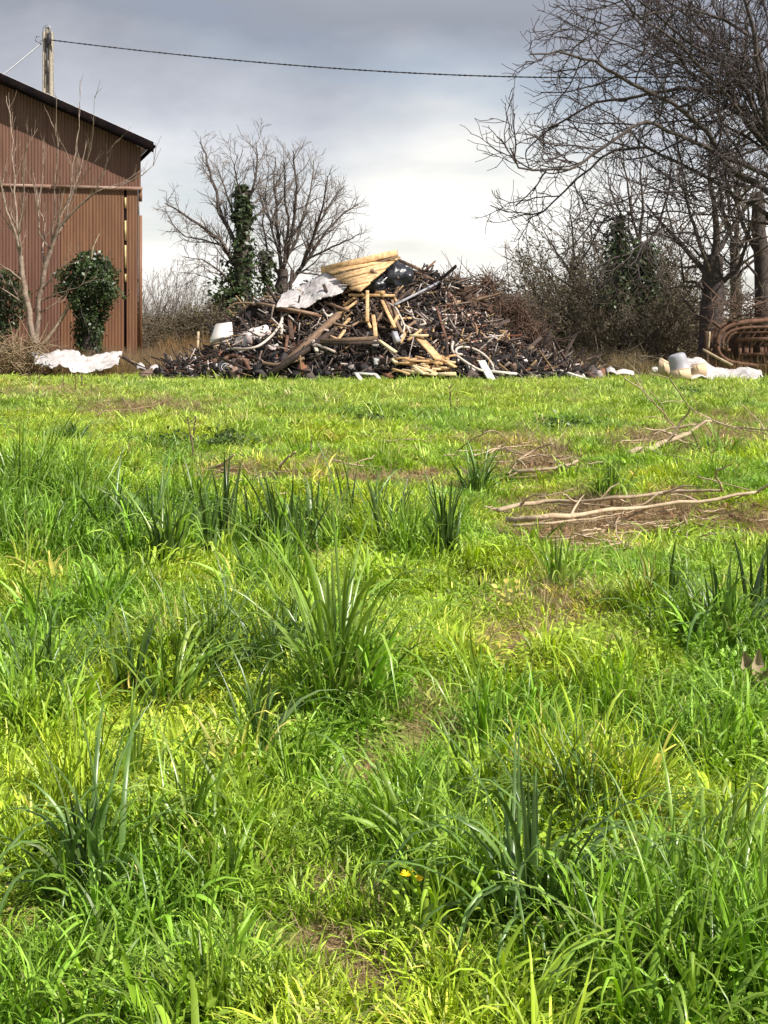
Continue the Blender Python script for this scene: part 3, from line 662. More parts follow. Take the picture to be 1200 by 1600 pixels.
for (px, t, Y) in [(560, 395, 110), (585, 410, 118), (645, 385, 110), (680, 405, 120), (705, 418, 125), (740, 430, 130), (770, 425, 120), (610, 420, 125), (790, 430, 118), (535, 400, 112), (500, 430, 120), (720, 440, 118), (660, 430, 122)]:
    place_shrub('grey', px, t, Y, 'far hazy grey bare tree on the skyline above the pile', 'far bare trees on the skyline', sx=.8)
sh = [o for o in COL.objects if o.name.split('.')[0] == 'shrub']
for k, f in (('brown', '%s bare brown twiggy bush from the pile along the right hedge'), ('olive', '%s olive leaved bush from the pile along the right hedge'), ('grey', '%s tall grey wispy bush from the pile, sticking out above the right hedge'), ('low', '%s low bramble from the pile at the foot of the right hedge')):
    relabel([o for o in sh if o.get('group') == hed and any(c.data == SH[k][0] for c in o.children)], f)
relabel([o for o in sh if o.get('group') == 'thin bare trees beside the barn'], '%s thin grey bare tree from the barn corner')
relabel([o for o in sh if o.get('group') == 'low brambles behind the pile'], '%s low brown bramble from the barn, behind the pile')
relabel([o for o in sh if o.get('group') == 'far bare trees on the skyline'], '%s far hazy grey tree from the left on the skyline above the pile')
# dark evergreen in the hedge
def ivy_conifer(px, Y, knots, wid, n, label, seed):
    b = P(px, 560, Y); b[2] = 0; root = empty('ivy_clad_tree', b, label, 'tree'); mb = MB()
    q = px_limb([(px, 575)] + [(k[0], k[1]) for k in knots], Y) - b; q[0][2] = -.05; tube(mb, q, np.linspace(.3, .05, len(q)), 7); mb.build('trunk', M['bark_dark'], root)
    ivy_on(root, b, Y, knots, wid, n, seed, .085)
ivy_conifer(968, 47, [(968, 500), (965, 440), (968, 390), (968, 340)], [.9, .6, .7, .2], 1300, 'dark green ivy clad tree standing within the brown hedge', 51)
ivy_conifer(1010, 48, [(1008, 480), (1008, 420), (1010, 385)], [.9, .6, .3], 1500, 'smaller dark ivy mass right of the tallest ivy in the hedge', 52)
# fence posts
for px, t, b_, Y, lab in ((310, 518, 556, 44, 'thin leaning pale post left of the white box'), (861, 514, 556, 45, 'thin upright pale post in front of the brown hedge'), (985, 520, 556, 46, 'short stake nearly lost in the hedge bottom left of the cardboard boxes')):
    a = P(px - 4, b_, Y); a[2] = 0; c = P(px, t, Y); mb = MB(); tube(mb, [a, (a + c) / 2 + [.01, 0, 0], c], [.05, .045, .04], 6, cap=True)
    tag(mb.build('fence_post', M['stick'], loc=a), lab, 'fence post')

# ---------------------------------------------------------------- the burnt debris pile
PILE = np.array([(240, .0), (270, .10), (305, .45), (340, .75), (375, 1.55), (400, 1.85), (440, 2.0), (500, 2.35), (545, 2.6), (585, 2.7), (620, 2.8), (665, 2.7), (700, 2.45), (730, 2.0), (765, 1.45), (800, .95), (850, .40), (900, .12), (930, 0)])
YF, YC, YBK = 34.9, 38.4, 42.5
def pile_h(x, y):
    x = np.asarray(x, float); y = np.asarray(y, float)
    px = 600 + x / YC * FPX
    r = np.interp(px, PILE[:, 0], PILE[:, 1])
    f = YF + .5 * (vnoise(x, y * 0, 1.3, 9) - .5) + .8 * (1 - np.clip(r / 2, 0, 1))
    v = np.where(y < YC, (y - f) / (YC - f), (YBK - y) / (YBK - YC))
    v = np.clip(v, 0, 1)
    s = np.where(v < .18, v * .9, .162 + (v - .18) / .82 * .838)         # low apron, then a steep heap
    s = s ** .8
    z = r * s + (.22 * (vnoise(x, y, .45, 3) - .5) + .12 * (vnoise(x, y, .2, 4) - .5)) * np.clip(v * 4, 0, 1) * np.clip(r, .1, 1)
    return np.where((v > 0) & (r > 0), np.maximum(z, 0), -.15)
def MP(px, py, lift=0.0):
    """where a sight line meets the front of the pile (or the upright plane through its crest when it passes over)"""
    d = ray(px, py)
    for Y in np.arange(33.8, 38.6, .04):
        p = d * Y; z = CAMZ + p[2]
        if z < max(float(pile_h(p[0], Y)), 0): break
    Y -= lift; return np.array([d[0] * Y, Y, CAMZ + d[2] * Y])
pc = np.array([float(P(580, 590, YC)[0]), YC, 0.0])
pile = empty('debris_pile', pc, 'tall heap of burnt black rubble and ash in the middle of the field', 'debris pile')
xs = np.linspace(-7.3, 6.6, 190); ysq = np.linspace(YF - .6, YBK + .1, 90)
X, Yg = np.meshgrid(xs, ysq); Z = pile_h(X, Yg); Z = np.where(Z <= 0, -.12, Z)
mb = MB(); nr, nc = X.shape
mb.add(np.stack([X, Yg, Z], -1).reshape(-1, 3) - pc, [(i * nc + j, i * nc + j + 1, (i + 1) * nc + j + 1, (i + 1) * nc + j) for i in range(nr - 1) for j in range(nc - 1)])
mb.build('ash_mound', M['char'], pile)
ICO = None
def rock(g, p, s, c, mb):
    """an angular chunk: a sheared, jittered box with one corner knocked off"""
    A = np.linalg.qr(g.normal(0, 1, (3, 3)))[0] * (s * np.array([g.uniform(.7, 1.6), g.uniform(.5, 1.0), g.uniform(.3, .8)]))[:, None]
    V = [p + (i - .5) * A[0] + (j - .5) * A[1] + (k - .5) * A[2] + g.normal(0, s * .12, 3) for i in (0, 1) for j in (0, 1) for k in (0, 1)]
    mb.add(V, BOXF, c)
PAL = [((.02, .018, .02), 30), ((.045, .038, .04), 26), ((.11, .085, .075), 16), ((.20, .13, .10), 10), ((.40, .34, .33), 9), ((.68, .62, .60), 6), ((.26, .12, .07), 6)]
pw = np.array([p[1] for p in PAL], float); pw /= pw.sum()
def pal(g): c = np.array(PAL[g.choice(len(PAL), p=pw)][0]); return c * g.uniform(.7, 1.3)
g = np.random.default_rng(77)
mb = MB(); cnt = 0
while cnt < 15000:
    x = g.uniform(-7, 6.4); y = g.uniform(YF - .4, YC + .6); z = float(pile_h(x, y))
    if z <= 0: continue
    px = 600 + x / y * FPX
    s = g.choice([.045, .07, .10, .15], p=[.4, .34, .18, .08])
    c = pal(g)
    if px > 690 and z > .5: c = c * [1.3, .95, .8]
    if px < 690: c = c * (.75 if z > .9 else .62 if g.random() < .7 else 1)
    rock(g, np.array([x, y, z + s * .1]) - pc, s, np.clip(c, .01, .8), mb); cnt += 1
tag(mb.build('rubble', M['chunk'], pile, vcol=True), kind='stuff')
for i in range(170):
    while True:
        x = g.uniform(-6.6, 5.6); y = g.uniform(YF - .2, YF + 1.5); z = float(pile_h(x, y))
        if z > 0: break
    mb = MB(); rock(g, np.zeros(3), g.uniform(.17, .32), np.clip(pal(g) * 1.1, .01, .75), mb)
    o = mb.build('rubble_chunk', M['chunk'], pile, vcol=True); o.location = np.array([x, y, z + .05]) - pc
# thin splinters, laths and strips tangled all over the heap
mb = MB(); cnt = 0; SP = [((.03, .024, .024), 26), ((.065, .048, .042), 26), ((.15, .105, .085), 16), ((.34, .27, .23), 10), ((.62, .55, .51), 8), ((.50, .34, .17), 8), ((.22, .09, .05), 4)]
sw = np.array([q[1] for q in SP], float); sw /= sw.sum()
while cnt < 4200:
    x = g.uniform(-6.4, 6.2); y = g.uniform(YF - .2, YC + .5); z = float(pile_h(x, y))
    if z <= .02: continue
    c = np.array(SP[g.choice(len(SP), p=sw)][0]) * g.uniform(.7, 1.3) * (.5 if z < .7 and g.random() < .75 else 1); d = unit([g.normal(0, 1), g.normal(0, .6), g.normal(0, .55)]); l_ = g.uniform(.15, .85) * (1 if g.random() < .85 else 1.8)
    X_, Y_, Z_ = frame((0, 0, 0), d, g.uniform(0, 3)); w_ = g.uniform(.014, .048); t_ = g.uniform(.01, .025); p = np.array([x, y, z + g.uniform(0, .14)]) - pc
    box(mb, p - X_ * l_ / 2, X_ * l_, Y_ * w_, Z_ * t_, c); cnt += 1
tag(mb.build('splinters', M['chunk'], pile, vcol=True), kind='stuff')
# charred timbers
lab = 'charred dark timber jumbled into the burnt heap'
protos = []
for L_, w in ((.9, .07), (1.3, .09), (.6, .06), (1.8, .08)):
    mb = MB(); beam(mb, (-L_ / 2, 0, 0), (L_ / 2, 0, 0), w, w * .6, jit=.02); protos.append(mb.mesh('charred_timber', M['charwood']))
for i in range(36):
    while True:
        x = g.uniform(-3.6, 5.0); y = g.uniform(YF + .1, YC); z = float(pile_h(x, y))
        if z > .1: break
    px = 600 + x / y * FPX
    o = bpy.data.objects.new('charred_timber', protos[i % 4]); COL.objects.link(o)
    if i % 5 == 0: o.data = protos[i % 4]
    o.location = (x, y - .05, z + .08); o.rotation_euler = (g.uniform(0, 3), g.normal(0, .5), g.normal(0, .7) + (.0 if g.random() < .7 else 1.57))
    tag(o, lab, 'timber', 'charred timbers jumbled through the burnt pile')

def timber(name, label, m, a, b, w, t, la=.12, lb=None, roll=0.0, cat='timber', parent=None):
    p0 = MP(a[0], a[1], la + .12); p1 = MP(b[0], b[1], (la if lb is None else lb) + .12)
    mid_ = (p0 + p1) / 2; mb = MB(); beam(mb, p0, p1, w, t, roll, jit=.004)
    return tag(mb.build(name, M[m], loc=mid_), label, cat)
PX = 1 / 59.0
T = [
 ('beam', 'long dark rusty beam slanting out of the left foot of the pile', 'rustdark', (252, 581), (348, 551), .14, .12, .45, .5),
 ('beam', 'reddish rusty bar lying just under the long dark beam at the left foot', 'rust', (262, 586), (345, 560), .10, .09, .5, .5),
 ('beam', 'big brown diagonal beam rising through the middle of the pile', 'oldwood', (440, 572), (555, 468), .18, .13, .35, .35),
 ('beam', 'second brown diagonal beam beside the big one, lower and darker', 'charwood', (420, 585), (520, 518), .16, .12, .5, .5),
 ('plank', 'flat grey brown ledge board over the left shoulder of the pile', 'oldwood', (405, 474), (492, 491), .28, .05, .9, 1.0),
 ('plank', 'reddish brown board just under the grey ledge board', 'rust', (436, 484), (500, 494), .16, .06, .9, .9),
 ('post', 'short pale post standing below the ledge board', 'hose', (441, 478), (440, 522), .07, .05, .55, .5),
 ('post', 'dark maroon post leaning below the ledge board', 'rustdark', (452, 492), (456, 530), .12, .08, .5, .5),
 ('post', 'rusty upright strut with a bent foot left of the big diagonal beam', 'rust', (449, 525), (446, 550), .07, .05, .6, .6),
 ('plank', 'yellow crosswise board below the tip of the boarded roof piece', 'newwood', (545, 461), (617, 462), .11, .07, .7, .7),
 ('plank', 'upright yellow stud hanging under the crosswise board', 'newwood', (574, 455), (574, 503), .09, .07, .8, .8),
 ('plank', 'short yellow block lying on the crosswise board', 'newwood', (588, 458), (600, 457), .12, .10, .8, .8),
 ('plank', 'pale stud standing in the gap left of centre of the pile', 'newwood', (583, 493), (587, 527), .10, .06, .6, .6),
 ('plank', 'yellow brown slat falling steeply towards the white hoses', 'newwood', (597, 470), (617, 512), .09, .05, .7, .7),
 ('plank', 'orange brown slat beside the falling yellow slat', 'oldwood', (604, 472), (628, 520), .08, .05, .6, .6),
 ('plank', 'short slat leaning the other way among the yellow slats', 'newwood', (622, 492), (612, 512), .07, .05, .6, .6),
 ('plank', 'pale board leaning up towards the tip of the boarded roof piece', 'newwood', (536, 478), (557, 463), .13, .06, .6, .6),
 ('plank', 'brown plank lying across the diagonal beam head', 'oldwood', (508, 472), (545, 486), .10, .06, .6, .5),
 ('plank', 'orange stained plank left of the upright yellow stud', 'newwood', (528, 492), (558, 470), .09, .06, .5, .5),
 ('plank', 'long level brown board crossing the lower middle of the pile', 'oldwood', (500, 533), (590, 528), .12, .10, .7, .7),
 ('plank', 'dark level board right under the long brown one', 'charwood', (505, 538), (592, 535), .12, .08, .7, .7),
 ('plank', 'short pale plank sloping right of the long level brown board', 'creamwood', (592, 532), (618, 550), .12, .05, .6, .6),
 ('plank', 'small level cream board above the wide yellow plank', 'creamwood', (640, 524), (669, 524), .10, .06, .6, .6),
 ('plank', 'wide yellow plank sloping down to the cut timber heap', 'newwood', (655, 528), (686, 562), .26, .04, .5, .5),
 ('plank', 'narrow yellow plank continuing below the wide sloping one', 'newwood', (682, 556), (712, 574), .12, .05, .5, .5),
 ('plank', 'long cream plank lying on the grass edge at the foot of the pile', 'creamwood', (628, 579), (684, 585), .22, .08, .3, .3),
 ('plank', 'cream offcut touching the right end of the long foot plank', 'creamwood', (684, 585), (712, 584), .17, .08, .35, .35),
 ('pole', 'long thin grey pole slanting across the black bag side', 'greyplastic', (617, 476), (690, 439), .06, .05, .6, .5),
 ('beam', 'dark weathered rafter falling right from the roof piece peak', 'oldwood', (622, 406), (674, 430), .10, .09, .0, .0),
 ('beam', 'second weathered rafter just under the first', 'oldwood', (640, 422), (678, 438), .14, .08, .1, .1),
 ('post', 'short dark stub crossing the end of the rafters', 'charwood', (683, 423), (673, 439), .07, .05, .1, .1),
 ('beam', 'dark bent bar on the brushy right shoulder of the pile', 'rustdark', (699, 440), (722, 456), .08, .06, .0, .0),
 ('beam', 'brown bar running level on the brushy right shoulder', 'rustdark', (722, 456), (768, 464), .08, .06, .0, .0),
 ('plank', 'white painted board standing steeply at the right foot of the pile', 'whiteboard', (752, 564), (769, 595), .20, .05, .4, .4),
 ('plank', 'white painted board lying level right of the steep one', 'whiteboard', (768, 580), (806, 584), .16, .06, .4, .4),
 ('plank', 'thin white board flat on the ground at the right foot', 'whiteboard', (758, 597), (820, 594), .12, .05, .4, .4),
 ('pole', 'long white pole lying out over the grass at the far right foot', 'whiteboard', (858, 575), (922, 595), .09, .08, .3, .3),
 ('plank', 'pink grey splinter board leaning in the brown brush right of the pile', 'pinksheet', (766, 524), (796, 541), .16, .05, .3, .3),
 ('plank', 'pale splintered board at the right end of the brushy slope', 'pinksheet', (806, 552), (824, 566), .12, .05, .3, .3),
 ('post', 'grey pipe end below the white hoses in the middle of the pile', 'greyplastic', (616, 520), (622, 535), .14, .12, .6, .6),
 ('plank', 'light splinter stick in the ash below the big diagonal beam', 'hose', (489, 532), (495, 549), .09, .05, .6, .6),
 ('plank', 'longer light splinter stick beside the short one in the ash', 'hose', (494, 538), (524, 550), .07, .05, .6, .6),
 ('beam', 'dark plank lying between white sheet and pile on the left', 'charwood', (192, 557), (232, 583), .14, .07, .3, .3),
 ('beam', 'brown plank end beside the dark plank on the left', 'oldwood', (186, 556), (212, 568), .11, .06, .3, .3),
 ('pole', 'thin dark rod standing out of the ash near the cream offcuts', 'charwood', (697, 525), (700, 555), .05, .04, .5, .5),
 ('pole', 'long thin rusty rod hanging down the right slope', 'rust', (682, 480), (697, 528), .06, .04, .3, .4),
]
for name, label, m, a, b, w, t, la, lb in T: timber(name, label, m, a, b, w, t, la, lb)
# heap of short yellow offcuts, each its own piece
g = np.random.default_rng(5)
for i in range(34):
    a = (g.uniform(612, 702), g.uniform(556, 578)); an = g.normal(0, .5); l_ = g.uniform(12, 34)
    b = (a[0] + l_ * math.cos(an), a[1] + l_ * .45 * math.sin(an) + 2)
    o = timber('offcut', 'short sawn yellow offcut in the heap behind the long cream plank', 'newwood' if i % 3 else 'creamwood', a, b, g.uniform(.07, .14), .05, g.uniform(.25, .5)); o['group'] = 'yellow offcuts at the foot of the pile'
for i in range(26):
    a = (g.uniform(505, 640), g.uniform(462, 540)); an = g.uniform(-1.3, 1.3); l_ = g.uniform(14, 34)
    o = timber('broken_batten', 'short broken brown batten among the timbers in the middle of the pile', ('oldwood', 'newwood', 'charwood')[i % 3], a, (a[0] + l_ * math.cos(an), a[1] + l_ * math.sin(an)), .07, .05, g.uniform(.3, .6)); o['group'] = 'broken battens in the middle of the pile'

# boarded yellow roof piece on top: planks under a ridge board
YR = 37.6
rp = P(560, 440, YR)
roof = empty('roof_fragment', rp, 'triangular yellow boarded roof fragment perched on top of the pile', 'roof fragment')
A = P(500, 423, YR + .5); B = P(626, 402, YR - .0); Cp = P(563, 457, YR - 1.1); D = P(520, 428, YR - .2)
# boards run along A->B direction, between the top edge and the tip
nb = 8; e0 = unit(B - A)
for i in range(nb):
    f0 = i / nb; f1 = (i + .94) / nb
    r0 = B + (Cp - B) * f0; r1 = B + (Cp - B) * f1
    l0 = D + (Cp - D) * f0 - e0 * R.uniform(0, .12); l1 = D + (Cp - D) * f1 - e0 * R.uniform(0, .12)
    if i == 0: l0 = A + (D - A) * .2; l1 = D
    nrm = unit(np.cross(B - D, Cp - D)); nrm = nrm if nrm[2] > 0 else -nrm
    off = nrm * (.012 * (i % 3))
    V = [p - rp + off + nrm * k for k in (0, .04) for p in (l0, r0, r1, l1)]
    mb = MB(); mb.add(V, [(0, 1, 2, 3), (7, 6, 5, 4), (0, 4, 5, 1), (1, 5, 6, 2), (2, 6, 7, 3), (3, 7, 4, 0)]); mb.build('board', M['newwood'], roof)
mb = MB(); beam(mb, P(502, 422, YR + .3) - rp, P(621, 395, YR - .1) - rp, .17, .10, roll=1.3); mb.build('ridge_board', M['newwood'], roof)
mb = MB(); beam(mb, P(540, 424, YR + .1) - rp, P(622, 401, YR - .2) - rp, .06, .05); mb.build('batten', M['oldwood'], roof)
mb = MB(); beam(mb, P(580, 422, YR - .45) - rp, P(592, 428, YR - .5) - rp, .16, .05, roll=.3); mb.build('nailed_block', M['oldwood'], roof)
for i, (a, b) in enumerate((((505, 432), (560, 424)), ((515, 440), (556, 430)), ((530, 448), (558, 438)), ((540, 456), (566, 447)))):
    o = timber('plank', ['yellow plank poking out left under the roof fragment, uppermost', 'yellow plank poking out left under the roof fragment, second from top', 'yellow plank poking out left under the roof fragment, third from top', 'yellow plank poking out left under the roof fragment, lowest'][i], 'newwood', a, b, .09, .05, .3, .4)

# cloth-like things
def sheet(name, label, m, rows, YA, cat, thick=.015, wob=.06, seed=1, res=9, lay=None):
    """a draped sheet through rows of photograph points (each row the same number); YA gives the distance per row"""
    g = np.random.default_rng(seed); rows = np.array(rows, float)
    nr, nc = rows.shape[:2]; Pn = np.array([[P(*rows[i, j], (YA[i] if not callable(YA) else YA(*rows[i, j]))) for j in range(nc)] for i in range(nr)])
    def up(A, n):   # linear upsample along the first axis
        m_ = (len(A) - 1) * n + 1; t = np.linspace(0, len(A) - 1, m_); i = np.minimum(t.astype(int), len(A) - 2); f = (t - i); f = f * f * (3 - 2 * f) * .5 + f * .5
        return A[i] * (1 - f)[:, None, None] + A[i + 1] * f[:, None, None]
    Q = up(Pn, res); Q = up(Q.transpose(1, 0, 2), res).transpose(1, 0, 2)
    a, b = Q.shape[:2]
    X, Z = Q[..., 0], Q[..., 2]
    fold = np.abs(vnoise(X * .8 + Z, Z * .4 - X * .3 + seed, .11, seed + 3) - .5) * 2; w = (vnoise(X + seed * 3, Z * 1.0 + Q[..., 1], .35, seed) - .5) * 2 * wob + (vnoise(X - Z, Z + seed, .14, seed + 1) - .5) * wob + fold * wob * .45
    Q[..., 1] += w; Q[..., 2] += .5 * w * g.uniform(.6, 1, (a, b)); Q += g.normal(0, wob * .03, Q.shape)
    o0 = Q.reshape(-1, 3).mean(0); V = Q.reshape(-1, 3) - o0
    V = np.concatenate([V, V + [0, thick, -thick * .7]]); k = a * b; F = []
    for i in range(a - 1):
        for j in range(b - 1):
            q = (i * b + j, (i + 1) * b + j, (i + 1) * b + j + 1, i * b + j + 1); F += [q, tuple(x + k for x in q[::-1])]
    for i in range(a - 1): F += [(i * b, i * b + k, (i + 1) * b + k, (i + 1) * b), (i * b + b - 1, (i + 1) * b + b - 1, (i + 1) * b + b - 1 + k, i * b + b - 1 + k)]
    for j in range(b - 1): F += [(j, j + 1, j + 1 + k, j + k), ((a - 1) * b + j, (a - 1) * b + j + k, (a - 1) * b + j + 1 + k, (a - 1) * b + j + 1)]
    mb = MB(); mb.add(V, F); o = mb.build(name, M[m], smooth=False); o.location = o0
    return tag(o, label, cat)
sheet('plastic_sheet', 'crumpled white sheet draped over the left shoulder of the pile below the yellow boards', 'sheet',
      [[(440, 460), (455, 452), (475, 446), (495, 432), (508, 421), (530, 421), (553, 426)],
       [(435, 470), (455, 466), (478, 460), (496, 447), (512, 440), (530, 438), (548, 442)],
       [(431, 480), (450, 482), (466, 482), (484, 478), (498, 470), (514, 462), (534, 458)]], [38.0, 37.3, 36.7], 'plastic sheet', wob=.13, seed=2)
sheet('plastic_sheet', 'long white plastic sheet with torn edge lying left of the pile below the ivy', 'sheet',
      [[(47, 555), (70, 549), (92, 549), (112, 552), (134, 555), (160, 553), (190, 553)],
       [(54, 566), (75, 562), (96, 560), (115, 562), (136, 564), (158, 566), (186, 562)],
       [(62, 578), (82, 574), (97, 570), (118, 577), (146, 583), (160, 577), (184, 572)]], [38.6, 37.9, 37.4], 'plastic sheet', wob=.24, seed=4)
sheet('plastic_sheet', 'dull dark sheet sagging down the right side of the pile', 'darksheet',
      [[(684, 445), (700, 455), (716, 475), (728, 492)], [(686, 470), (702, 480), (720, 496), (734, 512)], [(690, 492), (706, 505), (724, 520), (740, 532)], [(694, 515), (712, 530), (730, 540), (748, 550)]],
      [38.1, 37.6, 37.1, 36.6], 'plastic sheet', wob=.09, seed=6)
sheet('plastic_sheet', 'white sheet spread behind and right of the cardboard boxes by the rusty machine', 'sheet',
      [[(1068, 558), (1095, 557), (1112, 571), (1135, 578), (1150, 580), (1170, 577), (1192, 582)],
       [(1072, 575), (1095, 572), (1112, 582), (1135, 587), (1150, 588), (1170, 584), (1190, 588)],
       [(1080, 592), (1098, 592), (1112, 595), (1135, 596), (1155, 595), (1176, 592), (1186, 592)]], [36.8, 35.9, 34.9], 'plastic sheet', wob=.16, seed=8)
sheet('cloth_scrap', 'whitish flattened scrap on the grass at the right foot of the pile', 'sheet', [[(856, 588), (872, 584), (892, 586)], [(860, 597), (876, 594), (896, 594)]], [36.4, 36.0], 'scrap', wob=.06, seed=9)
for i, (x, y, w_, lb) in enumerate([(212, 570, 14, 'torn white scrap nearest the white sheet left of the pile'), (232, 574, 20, 'larger pale scrap right of the dark plank left of the pile'), (256, 580, 22, 'white scrap right where the long dark beam ends'),
        (225, 583, 16, 'flat pale scrap lowest on the grass left of the beams'), (300, 560, 12, 'small white scrap under the left rusty bar'), (960, 580, 30, 'pale scrap in the grass midway between pile and cardboard boxes'), (947, 577, 14, 'small white scrap just left of the midway pale scrap')]):
    sheet('paper_scrap', lb, 'pinksheet' if i % 2 else 'sheet', [[(x, y), (x + w_ * .5, y - 4), (x + w_, y + 1)], [(x + 2, y + 6), (x + w_ * .5, y + 4), (x + w_ + 3, y + 7)]], [37.2, 36.7], 'scrap', wob=.05, seed=20 + i, res=3)
# lumps: bag, roll
def lump(name, label, m, c, rx, ry, rz, cat, tilt=0.0, seed=0, noise=.16, flat=False, sup=1.0, segs=(18, 26)):
    g = np.random.default_rng(seed); V = []; a, b = segs
    for i in range(a + 1):
        th = math.pi * i / a
        for j in range(b):
            ph = 2 * math.pi * j / b; d = np.array([math.sin(th) * math.cos(ph), math.sin(th) * math.sin(ph), math.cos(th)])
            q = np.sign(d) * np.abs(d) ** sup
            f = 1 + noise * 2 * (float(vnoise(d[0] * 2 + d[2] * 1.3, d[1] * 2 - d[2], .45, seed)) - .5) + noise * (float(vnoise(d[0] * 2 - d[2], d[1] * 2 + d[2] * 2, .18, seed + 1)) - .5)
            V.append([q[0] * rx * f, q[1] * ry * f, q[2] * rz * f])
    V = np.array(V); ct, st = math.cos(tilt), math.sin(tilt); V = np.stack([V[:, 0] * ct - V[:, 2] * st, V[:, 1], V[:, 0] * st + V[:, 2] * ct], 1)
    F = [(i * b + j, (i + 1) * b + j, (i + 1) * b + (j + 1) % b, i * b + (j + 1) % b) for i in range(a) for j in range(b)]
    mb = MB(); mb.add(V, F); o = mb.build(name, M[m], smooth=not flat); o.location = c; return tag(o, label, cat)
lump('rubbish_bag', 'bulging shiny black plastic bag lodged under the yellow roof fragment', 'blackplastic', P(614, 437, 37.9), .56, .5, .42, 'rubbish bag', .1, 3, .34, flat=True)
lump('rubbish_bag', 'smaller black bag half buried behind the roof fragment tip', 'blackplastic', P(587, 448, 37.7), .42, .4, .28, 'rubbish bag', .5, 4, .3, flat=True)
lump('rolled_bedding', 'whitish rolled bundle lying slanted on the left slope of the pile', 'pinksheet', MP(395, 528, .35), .50, .26, .22, 'bundle', .42, 5, .16, flat=True, sup=.8)
lump('soil_lump', 'dark reddish lump hanging on the brushy right side of the pile', 'rustdark', P(735, 475, 38.6), .7, .5, .35, 'lump', -.5, 6, .3, flat=True)
# black drum with rusty rim
def make_drum():
    c = P(392, 495, 37.9); root = empty('oil_drum', c, 'black drum lying on its side with a rusty rim on the pile left shoulder', 'drum')
    ax = unit([.25, -1, .05]); X, Y_, Z_ = frame((0, 0, 0), ax)
    th = np.linspace(0, 2 * np.pi, 21)[:-1]
    def ringp(r, d): return [X * d + (Y_ * math.cos(t) + Z_ * math.sin(t)) * r for t in th]
    mb = MB(); rings = [(.0, .46), (.0, .0)]; V = []; prof = [(.29, .45), (.30, .30), (.315, .29), (.30, .28), (.30, 0), (.315, -.01), (.30, -.02), (.29, -.35), (.0, -.36)]
    prof = [(.27, .40), (.29, .45)] + prof[1:]
    for r, d in prof: V += ringp(r, d)
    k = 20; mb.add(V, [(i * k + j, i * k + (j + 1) % k, (i + 1) * k + (j + 1) % k, (i + 1) * k + j) for i in range(len(prof) - 1) for j in range(k)])
    mb.build('body', M['darksheet'], root)
    mb = MB(); tube(mb, ringp(.30, .46) + ringp(.30, .46)[:1], .028, 5); mb.build('rim', M['rustdark'], root)
    mb = MB(); V = ringp(.29, .38); mb.add(V, [tuple(range(20))]); mb.build('lid', M['char'], root)  # dark disc painted as the shaded inside of the drum
make_drum()
# white box: tilted lid over a body
def make_cabinet():
    Y = 36.9; c = P(346, 535, Y); root = empty('white_cabinet', c, 'tipped cream white cabinet with a raised lid at the left end of the pile', 'cabinet')
    l = [P(337, 506, Y + .35) - c, P(362, 503, Y + .35) - c, P(364, 521, Y - .1) - c, P(328, 531, Y - .1) - c]
    nrm = np.array([0, .03, -.09]); mb = MB(); mb.add(l + [q + nrm for q in l], [(0, 3, 2, 1), (4, 5, 6, 7), (0, 1, 5, 4), (1, 2, 6, 5), (2, 3, 7, 6), (3, 0, 4, 7)]); mb.build('lid', M['cream'], root)
    for nm, q, m in (('side_panel', [(331, 533), (343, 530), (345, 550), (335, 552)], 'card'), ('door_panel', [(345, 530), (362, 524), (358, 545), (347, 549)], 'pinksheet')):
        a = [P(x, y, Y - .05 + (.0 if nm == 'side_panel' else .0)) - c for x, y in q]; bk = np.array([.02, .32, 0]); mb = MB()
        mb.add(a + [p + bk for p in a], [(0, 3, 2, 1), (4, 5, 6, 7), (0, 1, 5, 4), (1, 2, 6, 5), (2, 3, 7, 6), (3, 0, 4, 7)]); mb.build(nm, M[m], root)
    mb = MB(); tube(mb, [P(338, 530, Y - .12) - c, P(350, 527, Y - .12) - c], .012, 5); mb.build('handle', M['metal'], root)
make_cabinet()
# hoses and bent pipes
def hose(name, label, m, pts, r, lift=.3, cat='hose', Y=None, k=6):
    q = np.array([MP(x, y, lift) if Y is None else P(x, y, Y) for x, y in pts])
    t = np.linspace(0, len(q) - 1, len(q) * 6); i = np.clip(t.astype(int), 0, len(q) - 2); f = (t - i)[:, None]
    p_ = lambda j: q[np.clip(j, 0, len(q) - 1)]
    a, b, c, d = p_(i - 1), p_(i), p_(i + 1), p_(i + 2)
    s = .5 * ((2 * b) + (c - a) * f + (2 * a - 5 * b + 4 * c - d) * f ** 2 + (3 * b - a - 3 * c + d) * f ** 3)
    mb = MB(); tube(mb, s, r, k, cap=True); o0 = s.mean(0); return tag(mb.build(name, M[m], smooth=True, loc=o0), label, cat)
hose('hose', 'long pale hose curving down from the ledge past the cabinet', 'hose', [(452, 490), (443, 494), (437, 508), (425, 524), (405, 540), (385, 545), (362, 545), (340, 552)], .035, .65)
hose('hose', 'white hose loop on the lower right slope, outer arc', 'hose', [(708, 534), (706, 545), (712, 554), (728, 566), (745, 576), (756, 580)], .035, .45)
hose('hose', 'white hose loop on the lower right slope, inner arc by the white board', 'hose', [(722, 554), (713, 552), (714, 545), (724, 542), (742, 546), (758, 556), (768, 568), (771, 578)], .035, .5)
hose('bent_pipe', 'pale forked bent pipe hanging between yellow slats and grey pipe end', 'hose', [(603, 472), (617, 480), (624, 492), (631, 508), (629, 522), (626, 528)], .03, .6)
hose('bent_pipe', 'short pale pipe branching right of the forked bent pipe', 'hose', [(631, 508), (640, 512), (652, 516)], .028, .6)
hose('bent_pipe', 'small pale pipe stub dropping below the fork', 'hose', [(636, 510), (641, 520)], .028, .6)
hose('bent_pipe', 'pale looped cable beside the white sheet on the left slope', 'hose', [(500, 466), (492, 472), (489, 480), (496, 487), (504, 484), (512, 472), (524, 462), (534, 450), (545, 440)], .03, .4)
